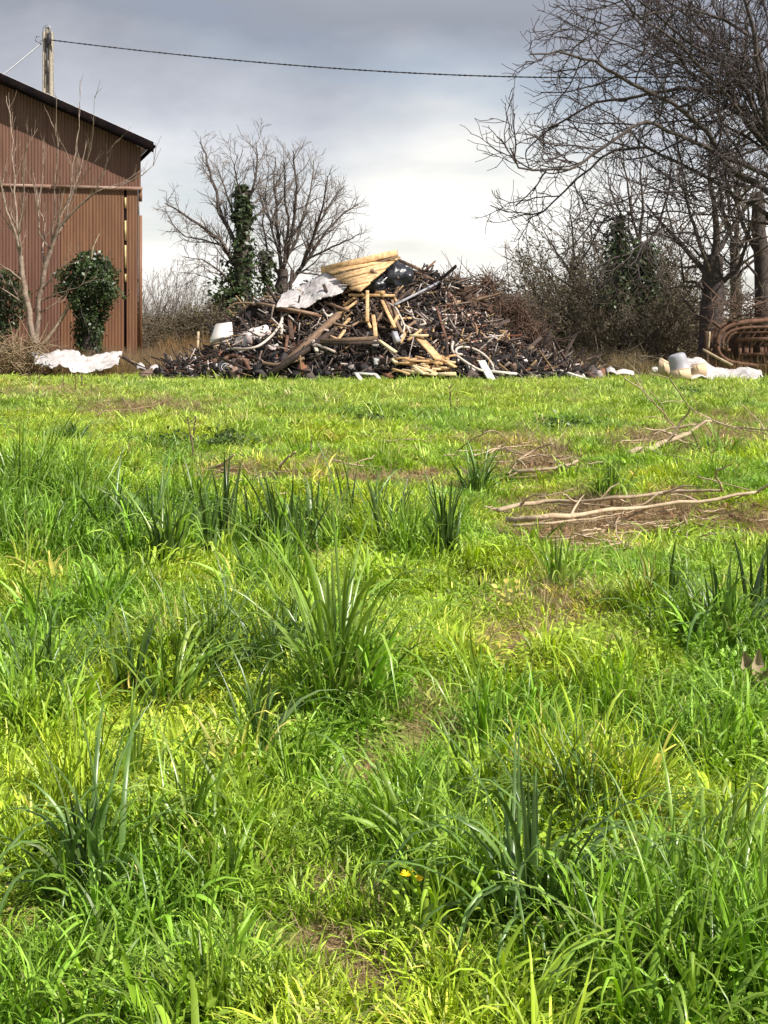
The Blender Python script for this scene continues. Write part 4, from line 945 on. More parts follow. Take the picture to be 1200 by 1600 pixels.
hose('bent_pipe', 'bent light strip below the looped cable', 'hose', [(504, 482), (508, 490), (514, 494), (524, 486)], .03, .5)
hose('bent_pipe', 'curved rusty mudguard strip low in the left rubble', 'rust', [(350, 562), (358, 557), (368, 556), (378, 560), (385, 568), (390, 578)], .055, .4)
hose('bent_pipe', 'wavy rusty pipe lying in the left lower rubble', 'oldwood', [(410, 567), (430, 570), (452, 566), (475, 560)], .05, .5)
hose('bent_pipe', 'wavy grey pipe in the dark hollow of the pile', 'oldwood', [(520, 505), (545, 510), (560, 504), (575, 502)], .035, .6)
hose('bent_pipe', 'dark curved pipe at the brushy edge going down the right slope', 'oldwood', [(708, 465), (716, 482), (728, 498), (742, 506), (746, 525)], .035, .4)
hose('bent_pipe', 'pale bent bracket in the black slope under the bag', 'hose', [(644, 490), (648, 498), (660, 500), (664, 506), (656, 508)], .03, .5)
hose('bent_pipe', 'arched grey stick left of the black drum', 'oldwood', [(356, 482), (366, 475), (380, 473), (395, 474)], .03, .3, Y=37.4)
# white open frame at the foot, blue-grey wheel
def make_frame():
    c = MP(576, 590, .3); root = empty('broken_window', c, 'small broken white window frame lying at the foot of the pile', 'window frame')
    for a, b in (((556, 583), (586, 585)), ((586, 585), (597, 597)), ((556, 583), (566, 597)), ((566, 597), (575, 598))):
        mb = MB(); beam(mb, MP(*a, .3) - c, MP(*b, .3) - c, .10, .05); mb.build('frame_bar', M['whiteboard'], root)
make_frame()
def make_wheel():
    c = MP(352, 574, .3); root = empty('small_wheel', c, 'small grey green wheel lying in the left foot of the rubble', 'wheel'); th = np.linspace(0, 2 * np.pi, 17)
    X, Y_, Z_ = frame((0, 0, 0), (.3, -1, .25)); rp_ = lambda r: [(Y_ * math.cos(t) + Z_ * math.sin(t)) * r for t in th]
    mb = MB(); tube(mb, rp_(.17), .05, 6); mb.build('tyre', M['darksheet'], root); mb = MB(); tube(mb, rp_(.10), .02, 5); mb.build('rim', M['metal'], root)
    mb = MB(); tube(mb, [-X * .05, X * .05], .05, 8, cap=True); mb.build('hub', M['metal'], root)
make_wheel()
# brush heap on the right shoulder
def stick_heap(name, label, x0, x1, y0, y1, Y, n, m, seed, lens=(.25, 1.0), r=.014, top=None):
    g = np.random.default_rng(seed); mb = MB(); c = P((x0 + x1) / 2, y1, Y)
    for i in range(n):
        px = g.uniform(x0, x1); t = top(px) if top else y0; py = g.uniform(t, y1) if g.random() > .25 else g.uniform(t, t + 12)
        p = P(px, py, Y + g.normal(0, .45)); d = g.normal(0, 1, 3); d[2] *= .7
        q = path(p - c, d, g.uniform(*lens), 4, .14, 0, g); tube(mb, q, np.linspace(r * g.uniform(.6, 1.8), r * .5, 5), 3)
    o = mb.build(name, m); o.location = c; o['kind'] = 'stuff'; return tag(o, label)
stick_heap('brushwood', 'reddish brown tangle of thin sticks on the right flank of the pile', 690, 850, 430, 580, 39.3, 2200, M['brush'], 61, r=.011, top=lambda x: 446 + max(0, x - 770) * .95 + 14 * math.sin(x * .13))
stick_heap('brushwood', 'dry brown litter of sticks at the left edge behind the white sheet', -60, 70, 535, 585, 38.8, 420, M['litter'], 62)
stick_heap('brushwood', 'thin stick litter between pile foot and fence post', 820, 1010, 555, 590, 39.5, 260, M['twig_brown'], 63)
for i, (a, b, c2, lb) in enumerate([((742, 500), (765, 520), .05, 'pale brown branch sloping within the reddish tangle, highest'), ((735, 482), (770, 496), .045, 'pale brown branch pointing right above the tangle middle'), ((760, 545), (800, 575), .05, 'pale brown branch low on the right flank tangle'), ((742, 470), (785, 452), .05, 'dark branch sticking up right out of the tangle')]):
    p0 = P(*a, 38.2); p1 = P(*b, 38.2); mb = MB(); q = path(p0, p1 - p0, np.linalg.norm(p1 - p0), 5, .08); tube(mb, q, np.linspace(c2, c2 * .5, 6), 5)
    tag(mb.build('branch', M['stick' if i < 3 else 'oldwood'], loc=p0), lb, 'branch')

# ---------------------------------------------------------------- boxes, bucket and rusty machine on the right
def carton(name, label, q, Y, depth, m='card', flaps=True):
    """q: four photograph corners of the front face, clockwise from top left"""
    c = P(*q[3], Y); root = empty(name, c, label, 'cardboard box'); a = [P(x, y, Y) - c for x, y in q]; bk = np.array([depth * .35, depth, 0])
    w = .02; mb = MB(); mb.add(a + [p + bk for p in a], [(0, 3, 2, 1), (4, 5, 6, 7), (1, 2, 6, 5), (2, 3, 7, 6), (3, 0, 4, 7), (0, 1, 5, 4)]); mb.build('body', M[m], root)
    if flaps:
        e = a[1] - a[0]; n_ = unit(np.cross(e, bk)); n_ = n_ if n_[2] > 0 else -n_
        mb = MB(); box(mb, a[0] + n_ * .008, e, bk * .49, n_ * .01); mb.build('flap', M[m], root); mb = MB(); box(mb, a[0] + bk * .51 + n_ * .012, e, bk * .49, n_ * .01); mb.build('flap', M[m], root)
    mb = MB(); mid_ = (a[0] + a[1]) / 2; lo = (a[2] + a[3]) / 2; box(mb, mid_ * .98 + lo * .02 - np.array([.03, .006, 0]), (.06, 0, 0), (0, .004, 0), (lo - mid_) * .5); mb.build('tape', M['creamwood'], root)
carton('cardboard_box', 'tilted cardboard box left of the grey bucket', [(1030, 561), (1046, 570), (1044, 590), (1028, 583)], 35.8, .35)
carton('cardboard_box', 'low open cardboard box directly under the grey bucket', [(1048, 580), (1076, 576), (1079, 592), (1052, 597)], 34.8, .3)
carton('cardboard_box', 'cardboard box right of the grey bucket partly under the white sheet', [(1079, 571), (1102, 568), (1103, 588), (1081, 589)], 35.2, .3, 'card')
lump('cream_bundle', 'small cream bundle at the left end of the cardboard boxes', 'cream', P(1024, 578, 35.9), .10, .10, .09, 'bundle', 0, 7, .15)
mb = MB(); q = [P(1044, 556, 36.2), P(1052, 553, 36.2), P(1058, 574, 36.2)]
def make_bucket():
    b0 = P(1064, 580, 35.25); t0 = P(1056, 553, 35.25); root = empty('grey_bucket', b0, 'upturned grey plastic bucket leaning on the cardboard boxes', 'bucket')
    ax = t0 - b0; L_ = np.linalg.norm(ax); X, Y_, Z_ = frame((0, 0, 0), ax); th = np.linspace(0, 2 * np.pi, 25)[:-1]; prof = [(0, .265), (.03, .275), (.05, .255), (.5, .24), (.85, .225), (.95, .20), (1.0, .14), (1.0, 0.001)]
    V = [X * L_ * d + (Y_ * math.cos(t) + Z_ * math.sin(t)) * r for d, r in prof for t in th]; k = 24
    mb = MB(); mb.add(V, [(i * k + j, i * k + (j + 1) % k, (i + 1) * k + (j + 1) % k, (i + 1) * k + j) for i in range(len(prof) - 1) for j in range(k)]); mb.build('body', M['greyplastic'], root, smooth=True)
    mb = MB(); tube(mb, [X * L_ * .04 + (Y_ * math.cos(t) + Z_ * math.sin(t)) * .275 for t in np.append(th, th[0])], .016, 5); mb.build('rim', M['greyplastic'], root)
make_bucket()
def make_machine():
    Y = 38.4; c = P(1150, 575, Y); c[2] = 0; root = empty('rusty_farm_machine', c, 'rusty iron farm machine with a rounded loop frame at the right edge', 'farm machine')
    def pipe(nm, pts, r, dy=0.0, m='rust', k=7, smooth=True):
        q = np.array([P(x, y, Y) + [0, dy, 0] for x, y in pts]) - c
        mb = MB(); t = np.linspace(0, len(q) - 1, (len(q) - 1) * 5 + 1); q2 = np.stack([np.interp(t, range(len(q)), q[:, i]) for i in range(3)], 1)
        if len(q) > 3:
            for _ in range(3): q2[1:-1] = (q2[:-2] + 2 * q2[1:-1] + q2[2:]) / 4
        tube(mb, q2, r, k, cap=True); return mb.build(nm, M[m], root, smooth=smooth)
    loop = [(1290, 497), (1240, 499), (1195, 501), (1165, 504), (1142, 508), (1126, 519), (1121, 532), (1121, 545), (1126, 556), (1140, 566), (1180, 572), (1240, 574)]
    inner = [(1290, 509), (1240, 511), (1190, 511), (1160, 512), (1140, 518), (1130, 528), (1128, 540), (1132, 547), (1141, 547)]
    for dy in (0, .9): pipe('loop_frame', loop, .062, dy); pipe('inner_rail', inner, .045, dy, 'rust')
    inner2 = [(1150, 519), (1140, 524), (1135, 534), (1136, 545)]; pipe('inner_rail', inner2, .03, -.05)
    for (x0, y0, x1, y1, w) in ((1153, 531, 1290, 527, .10), (1160, 554, 1290, 552, .08), (1150, 520, 1290, 517, .05), (1100, 516, 1106, 514, .1)):
        mb = MB(); beam(mb, P(x0, y0, Y - .02) - c, P(x1, y1, Y - .02) - c, .08, w); mb.build('cross_bar', M['rust'], root)
        mb = MB(); beam(mb, P(x0, y0, Y + .85) - c, P(x1, y1, Y + .85) - c, .08, w); mb.build('cross_bar', M['rustdark'], root)
    for i, (x, y0, y1, w) in enumerate(((1156, 531, 570, .09), (1166, 540, 556, .12), (1174, 530, 573, .07), (1190, 541, 556, .10), (1196, 520, 570, .08), (1189, 518, 532, .08), (1170, 520, 530, .07), (1212, 512, 572, .1), (1235, 512, 572, .08), (1262, 500, 574, .1))):
        mb = MB(); beam(mb, P(x, y0, Y + .06) - c, P(x, y1, Y + .06) - c, w, .06); mb.build('upright', M['rust'], root)
    pipe('corner_post', [(1102, 517), (1103, 545), (1103, 572)], .06, -.1, 'rustdark'); pipe('brace', [(1103, 516), (1111, 502), (1124, 512)], .05, -.1, 'rustdark'); pipe('brace', [(1107, 518), (1105, 545)], .03, -.14, 'slit_light' if False else 'stick')
    for (x0, y0, x1, y1, dy, m) in ((1144, 514, 1290, 570, .5, 'rustdark'), (1124, 545, 1150, 575, .25, 'rustdark'), (1158, 558, 1290, 574, .3, 'darksheet')):
        a = P(x0, y1, Y) - c; b = P(x1, y0, Y) - c; mb = MB(); box(mb, (a[0], dy, max(a[2], .02)), (b[0] - a[0], 0, 0), (0, .05, 0), (0, 0, b[2] - max(a[2], .02))); mb.build('side_plate', M[m], root)
    for x in np.arange(1150, 1290, 11.0):
        mb = MB(); a = P(x, 505, Y) - c; box(mb, (a[0], -.05, a[2]), (.11, 0, 0), (0, 1.0, 0), (0, 0, .05)); mb.build('slat', M['rust' if int(x) % 2 else 'rustdark'], root)
    for x in (1205, 1262):
        q = P(x, 560, Y) - c; mb = MB(); th = np.linspace(0, 2 * np.pi, 15); tube(mb, [q + [math.cos(t) * .2, -.12, math.sin(t) * .2] for t in th], .04, 5); mb.build('wheel_ring', M['rustdark'], root)
    for ch in root.children: ch.location = ch.location
    a = P(1098, 546, 37.8); b = P(1141, 575, 37.4); mb = MB(); tube(mb, path(a, b - a, np.linalg.norm(b - a), 5, .04), np.linspace(.035, .045, 6), 6, cap=True)
    tag(mb.build('branch', M['stick'], loc=a), 'pale straight stick leaning against the rusty machine', 'branch')
make_machine()
stick_heap('brushwood', 'dry brambles hanging over the rusty machine', 1110, 1290, 470, 510, 40, 260, M['brush'], 66, r=.012)

# ---------------------------------------------------------------- grass
def blades(mb, n, rad, Lm, w, lean=.35, curl=.9, seg=4, g=R, fold=False, tone=(.75, 1.3), outward=.6, base=(0, 0, 0), pw_=1.4, yellow=.0, lv=(.55, 1.2)):
    """grass blades that bend over: each a tapering strip (or a folded one of three columns)"""
    rr = rad * np.sqrt(g.random(n)); ph = g.uniform(0, 2 * np.pi, n)
    az = np.where(g.random(n) < outward, ph + g.normal(0, .5, n), g.uniform(0, 2 * np.pi, n))
    Lb = Lm * g.uniform(*lv, n); th0 = np.abs(g.normal(lean, lean * .6, n)) * (.35 + .65 * rr / (rad + 1e-6)); cu = curl * g.uniform(.2, 1.6, n)
    P0 = np.stack([np.cos(ph) * rr, np.sin(ph) * rr, np.full(n, -.01)], 1) + np.asarray(base)
    hd = np.stack([np.cos(az), np.sin(az), np.zeros(n)], 1); tw = az + np.pi / 2 + g.normal(0, .6, n)
    wd = np.stack([np.cos(tw), np.sin(tw), np.zeros(n)], 1)
    pos = P0.copy(); rows = []; T = []
    for i in range(seg + 1):
        s = i / seg; th = np.minimum(th0 + cu * s ** pw_, 2.7)
        T.append(hd * np.sin(th)[:, None] + np.array([0, 0, 1]) * np.cos(th)[:, None])
        rows.append(pos.copy()); pos = pos + T[-1] * (Lb / seg)[:, None]
    W = w * g.uniform(.6, 1.25, n)
    prof = [min(1, .55 + 1.6 * (i / seg)) * (1 - (i / seg)) ** .55 for i in range(seg + 1)]
    tn = g.uniform(*tone, n)[:, None] * np.array([[1, 1, 1.]]); 
    yl = g.random(n) < yellow; tn[yl] = tn[yl] * [1.6, 1.3, 2.0]
    cols = 3 if fold else 2; V = []
    for i in range(seg):
        h = W[:, None] * prof[i] * .5
        V.append(rows[i] - wd * h)
        if fold: V.append(rows[i] - np.cross(wd, T[i]) * h * .5 * (1 if True else 0))
        V.append(rows[i] + wd * h)
    V.append(rows[seg]); m = seg * cols + 1
    V = np.stack(V, 1).reshape(-1, 3)
    F0 = []
    for i in range(seg - 1):
        for c in range(cols - 1): F0.append((i * cols + c, i * cols + c + 1, (i + 1) * cols + c + 1, (i + 1) * cols + c))
    for c in range(cols - 1): F0.append(((seg - 1) * cols + c, (seg - 1) * cols + c + 1, seg * cols))
    o = mb.n; mb.v.append(V); mb.n += len(V); mb.c.append(np.repeat(tn, m, 0))
    for b in range(n): 
        q = o + b * m; mb.f += [tuple(x + q for x in f) for f in F0]
def leaves_flat(mb, n, rad, size, g):
    """low broadleaf weed: small oval leaves on short stalks"""
    for _ in range(n):
        a = g.uniform(0, 6.28); r = rad * math.sqrt(g.random()); p = np.array([math.cos(a) * r, math.sin(a) * r, g.uniform(.01, .07)]); s = size * g.uniform(.6, 1.3)
        d = unit([math.cos(a + g.normal(0, .7)), math.sin(a + g.normal(0, .7)), g.uniform(-.1, .6)]); sd_ = unit(np.cross(d, [0, 0, 1])) ; up_ = np.cross(sd_, d)
        V = [p, p + d * s * .35 + sd_ * s * .33 + up_ * s * .08, p + d * s * .8 + sd_ * s * .26 + up_ * s * .05, p + d * s, p + d * s * .8 - sd_ * s * .26 + up_ * s * .05, p + d * s * .35 - sd_ * s * .33 + up_ * s * .08]
        mb.add(V, [(0, 1, 2, 3), (0, 3, 4, 5)], np.full(3, g.uniform(.7, 1.3)))
g = np.random.default_rng(100)
def proto(fn, n, material):
    out = []
    for i in range(n):
        mb = MB(); fn(mb); o = bpy.data.objects.new('grass_tuft', mb.mesh('grass_tuft', material, vcol=True)); out.append(o)
    return out
def scatter(name, protos, pts, tilt, yaw, scl, tint, label):
    """one stuff object: each point carries which tuft stands there, its turn, its size and its colour"""
    n = len(pts); me = bpy.data.meshes.new(name); me.vertices.add(n); me.vertices.foreach_set('co', np.asarray(pts, float).ravel())
    def at(nm, ty, key, data): a = me.attributes.new(nm, ty, 'POINT'); a.data.foreach_set(key, np.asarray(data).ravel())
    at('rot', 'FLOAT_VECTOR', 'vector', np.stack([tilt, np.zeros(n), yaw], 1)); at('scl', 'FLOAT_VECTOR', 'vector', scl)
    at('idx', 'INT', 'value', g.integers(0, len(protos), n).astype(np.int32)); at('tint', 'FLOAT_COLOR', 'color', np.concatenate([tint, np.ones((n, 1))], 1))
    o = bpy.data.objects.new(name, me); COL.objects.link(o)
    c = bpy.data.collections.new(name + '_tufts')
    for p in protos: c.objects.link(p)
    ng = bpy.data.node_groups.new(name + '_scatter', 'GeometryNodeTree'); ng.interface.new_socket('Geometry', in_out='INPUT', socket_type='NodeSocketGeometry'); ng.interface.new_socket('Geometry', in_out='OUTPUT', socket_type='NodeSocketGeometry')
    nn = ng.nodes.new; ll = ng.links.new; gi = nn('NodeGroupInput'); go = nn('NodeGroupOutput'); ip = nn('GeometryNodeInstanceOnPoints'); ci = nn('GeometryNodeCollectionInfo')
    ci.inputs['Collection'].default_value = c; ci.inputs['Separate Children'].default_value = True; ci.inputs['Reset Children'].default_value = True
    def na(nm, ty): q = nn('GeometryNodeInputNamedAttribute'); q.data_type = ty; q.inputs['Name'].default_value = nm; return q.outputs['Attribute']
    mp_ = nn('GeometryNodeMeshToPoints'); ll(gi.outputs[0], mp_.inputs[0]); ll(mp_.outputs[0], ip.inputs['Points']); ll(ci.outputs[0], ip.inputs['Instance']); ip.inputs['Pick Instance'].default_value = True
    ll(na('idx', 'INT'), ip.inputs['Instance Index']); e2r = nn('FunctionNodeEulerToRotation'); ll(na('rot', 'FLOAT_VECTOR'), e2r.inputs[0]); ll(e2r.outputs[0], ip.inputs['Rotation']); ll(na('scl', 'FLOAT_VECTOR'), ip.inputs['Scale'])
    ll(ip.outputs[0], go.inputs[0]); md = o.modifiers.new('scatter', 'NODES'); md.node_group = ng
    o['kind'] = 'stuff'; o['label'] = label; return o

fine = proto(lambda mb: blades(mb, 34, .075, .085, .0075, .55, 1.3, 3, g, yellow=.06, tone=(.5, 1.45)), 6, M['grass'])
turf = proto(lambda mb: (blades(mb, 24, .08, .11, .010, .65, 1.6, 4, g, yellow=.08, tone=(.5, 1.5)), blades(mb, 10, .09, .06, .007, 1.2, .6, 3, g, yellow=.4)), 6, M['grass'])
longp = proto(lambda mb: blades(mb, 28, .06, .24, .0105, .34, 1.9, 5, g, yellow=.03, lv=(.4, 1.25), tone=(.45, 1.4), pw_=1.8), 8, M['grass'])
widep = proto(lambda mb: blades(mb, 13, .06, .28, .021, .38, 2.7, 7, g, fold=True, yellow=.04, tone=(.5, 1.5), pw_=2.0), 6, M['grass'])
strawp = proto(lambda mb: blades(mb, 26, .10, .16, .005, 1.15, .7, 3, g, outward=.2), 5, M['straw'])
tallstraw = proto(lambda mb: blades(mb, 22, .16, .75, .012, .18, .5, 4, g, outward=.3), 5, M['straw'])
cover = proto(lambda mb: leaves_flat(mb, 34, .10, .024, g), 5, M['grass'])

def spots(y0, y1, dens):
    area = 0.5 * ((.30 * y0 + 1.3) + (.30 * y1 + 1.3)) * 2 * (y1 - y0); n = int(area * dens)
    y = np.sqrt(g.uniform(y0 ** 2, y1 ** 2, n * 2)); x = g.uniform(-1, 1, n * 2) * (.30 * y + 1.3)
    keep = g.random(n * 2) < (.30 * y + 1.3) / y * (y1 / (.30 * y1 + 1.3)) * .5
    x, y = x[keep], y[keep]; return x, y
# named masses of lusher, longer grass: photograph position of the foot, half width there, height factor
LUSH = [(90, 800, 90, 1.2), (20, 740, 80, 1.2), (100, 750, 70, 1.1), (170, 850, 90, 1.15), (280, 830, 80, 1.1), (480, 840, 70, 1.1), (640, 880, 70, 1.1), (40, 860, 120, 1.25), (130, 830, 80, 1.1), (10, 780, 70, 1.2), (235, 870, 80, 1.1), (300, 1035, 120, 1.15), (390, 1000, 80, 1.0), (540, 1090, 95, 1.0), (470, 1010, 80, .9), (885, 1260, 110, 1.05), (960, 1290, 80, 1.0),
        (240, 1400, 150, .9), (330, 1330, 110, .8), (60, 1150, 90, .95), (20, 1090, 70, .9), (430, 1230, 90, .8), (670, 1350, 110, .75), (760, 1420, 110, .85), (1120, 1420, 130, .85), (1010, 1530, 160, .8), (1150, 1560, 120, .9),
        (730, 1110, 80, .7), (800, 1180, 80, .7), (870, 910, 70, .9), (1120, 1010, 110, .95), (1040, 960, 60, .8), (690, 860, 60, 1.0), (600, 860, 70, 1.0), (500, 870, 60, 1.0), (400, 870, 60, 1.0), (320, 850, 60, 1.0), (940, 775, 50, .9),
        (560, 950, 60, .8), (420, 940, 90, .9), (160, 960, 110, .7), (80, 1580, 140, .7), (320, 1580, 150, .65), (620, 1560, 70, .6), (110, 1290, 90, .7), (960, 1120, 80, .7), (1080, 1190, 90, .7), (1160, 1120, 70, .7), (640, 1260, 60, .7), (560, 1340, 60, .6), (770, 780, 40, .8), (1100, 710, 70, .7), (880, 665, 40, .8), (110, 690, 40, .8), (250, 705, 40, .8), (590, 660, 60, .7), (700, 660, 50, .7), (30, 1330, 60, .7)]
LW = []
for px, py, hw, f in LUSH:
    p = G(px, py); LW.append((p[0], p[1] + .05, hw / FPX * p[1], f))
LW = np.array(LW)
def lushness(x, y):
    v = np.zeros_like(x)
    for cx_, cy_, r, f in LW: v = np.maximum(v, f * np.exp(-((((x - cx_) / r) ** 2 + ((y - cy_) / (r * 1.15)) ** 2) ** 1.5) * 1.2))
    return v
def tints(x, y, lush, dirt, n):
    a = vnoise(x, y, .8, 11); b = vnoise(x, y, .22, 12); c = vnoise(x, y, 3.5, 13)
    yel = np.clip(.55 + 1.3 * (a - .5) + .5 * (b - .5) + .5 * (c - .5) - .55 * lush * np.clip((y - 2.5) / 5, .3, 1) + .4 * dirt, 0, 1)[:, None]
    deep = np.array([.60, .78, .80]); yg = np.array([1.16, 1.08, .85])
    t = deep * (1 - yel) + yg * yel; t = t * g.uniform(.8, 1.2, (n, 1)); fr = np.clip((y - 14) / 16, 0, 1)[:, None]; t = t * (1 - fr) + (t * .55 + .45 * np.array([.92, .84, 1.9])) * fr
    dry = (g.random(n) < .035 + .30 * dirt)[:, None]
    return np.where(dry, t * [1.5, 1.0, 2.6], t)
def layer(name, protos, zones, label, sc, lean=.25, clump=None, dmax=.7):
    PT, TI, YA, SC, TN = [], [], [], [], []
    for y0, y1, dens, k in zones:
        x, y = spots(y0, y1, dens); d = dirtness(x, y); lu = lushness(x, y); nz = vnoise(x, y, .45, 14)
        keep = (g.random(len(x)) > d * 1.15) if clump is None else clump(x, y, d, lu, nz)
        x, y, d, lu, nz = x[keep], y[keep], d[keep], lu[keep], nz[keep]; n = len(x)
        z = H(x, y); hf = (.45 + .8 * nz + .45 * lu) * (1 - .5 * d) * g.uniform(.75, 1.25, n)
        s = sc * k * g.uniform(.8, 1.25, n); SC.append(np.stack([s, s, sc * k ** .4 * hf], 1))
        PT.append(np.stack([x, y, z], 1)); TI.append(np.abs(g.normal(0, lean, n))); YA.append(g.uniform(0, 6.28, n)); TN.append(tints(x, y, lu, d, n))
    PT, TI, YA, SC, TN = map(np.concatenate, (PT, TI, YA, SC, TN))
    if clump is not None:   # the ranker band across the middle of the field
        SC[:, 2] *= 1 + .4 * np.exp(-((PT[:, 1] - 9.9) / 1.7) ** 2) * (PT[:, 0] < .9)
    print(name, len(PT))
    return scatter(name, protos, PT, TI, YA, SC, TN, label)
Z1 = [(2.3, 5.5, 330, 1), (5.5, 9, 260, 1.05), (9, 15, 170, 1.25), (15, 24, 100, 1.7), (24, 34.3, 62, 2.2), (34.3, 37, 26, 1.9)]
layer('short_grass', fine + turf, Z1, 'short yellow green turf covering the field', 1.0)
layer('clover_cover', cover, [(2.3, 6, 70, 1), (6, 12, 40, 1.2)], 'small leaved clover and weeds growing low in the turf', 1.0, clump=lambda x, y, d, lu, nz: (vnoise(x, y, .5, 20) > .58) & (d < .6))
layer('long_grass', longp, [(2.3, 7, 150, 1), (7, 12, 110, 1.1), (12, 20, 40, 1.3), (20, 34, 12, 1.4)], 'longer deep green grass growing in dense patches', 1.0, lean=.3,
      clump=lambda x, y, d, lu, nz: g.random(len(x)) < np.clip(lu * 1.7 - .55, 0, 1) + .05 * (nz > .58) - 1.3 * d)
layer('coarse_grass', widep, [(2.3, 7, 42, 1), (7, 13, 22, 1.15), (13, 20, 6, 1.3), (20, 34, 3, 1.5), (34, 36, 14, 1.1)], 'coarse broad bladed grass among the finer turf', 1.0, lean=.35,
      clump=lambda x, y, d, lu, nz: g.random(len(x)) < np.clip(lu * 1.2 - .2, 0, .8) + .22 * (nz > .45) - 1.3 * d)
# dry litter in the bare patches, tall dead grass along the hedge
def straw():
    PT, TI, YA, SC, TN = [], [], [], [], []
    for y0, y1, dens, k in [(2.3, 6, 240, .8), (6, 14, 130, 1), (14, 30, 45, 1.5)]:
        x, y = spots(y0, y1, dens); d = dirtness(x, y); keep = g.random(len(x)) < d * .95 + .05 + .06 * (y > 14); x, y = x[keep], y[keep]; n = len(x)
        s = k * g.uniform(.7, 1.3, n); PT.append(np.stack([x, y, H(x, y)], 1)); TI.append(np.abs(g.normal(0, .4, n))); YA.append(g.uniform(0, 6.28, n)); SC.append(np.stack([s, s, s * .6], 1)); TN.append(g.uniform(.55, 1.2, (n, 1)) * np.array([[1, .95, .85]]))
    return scatter('dry_litter', strawp, *map(np.concatenate, (PT, TI, YA, SC, TN)), 'dead straw and leaf litter on the bare soil patches')
straw()
def dead():
    X, Y, S, C = [], [], [], []
    for px0, px1, ya, yb, n, s, c in [(-80, 345, 39, 47, 900, .9, (.85, .75, .72)), (-60, 200, 38.6, 41, 260, .8, (.9, .75, .6)), (820, 1110, 38.5, 48, 800, .55, (.75, .78, .65)), (880, 1010, 39, 42, 200, .9, (1.1, 1.05, .9)), (1080, 1300, 38, 46, 380, .9, (.8, .65, .55)), (690, 860, 40, 48, 380, .8, (.7, .55, .45)), (150, 1300, 47, 60, 1500, 1.3, (.75, .6, .45))]:
        y = g.uniform(ya, yb, n); x = (g.uniform(px0, px1, n) - 600) / FPX * y; X.append(x); Y.append(y); S.append(s * g.uniform(.5, 1.15, n)); C.append(np.array(c) * g.uniform(.6, 1.2, (n, 1)))
    x, y, s, c = map(np.concatenate, (X, Y, S, C)); n = len(x)
    u = math.cos(math.radians(16)); c0 = P(222, 571, 46)
    ok = ~((x < c0[0]) & (y > c0[1] - (c0[0] - x) * .287 - .1)); x, y, s, c = x[ok], y[ok], s[ok], c[ok]; n = len(x)
    return scatter('dead_grass', tallstraw, np.stack([x, y, H(x, y)], 1), np.abs(g.normal(0, .35, n)), g.uniform(0, 6.28, n), np.stack([s, s, s], 1), c, 'tall dead tan grass along the hedge and barn foot')
dead()

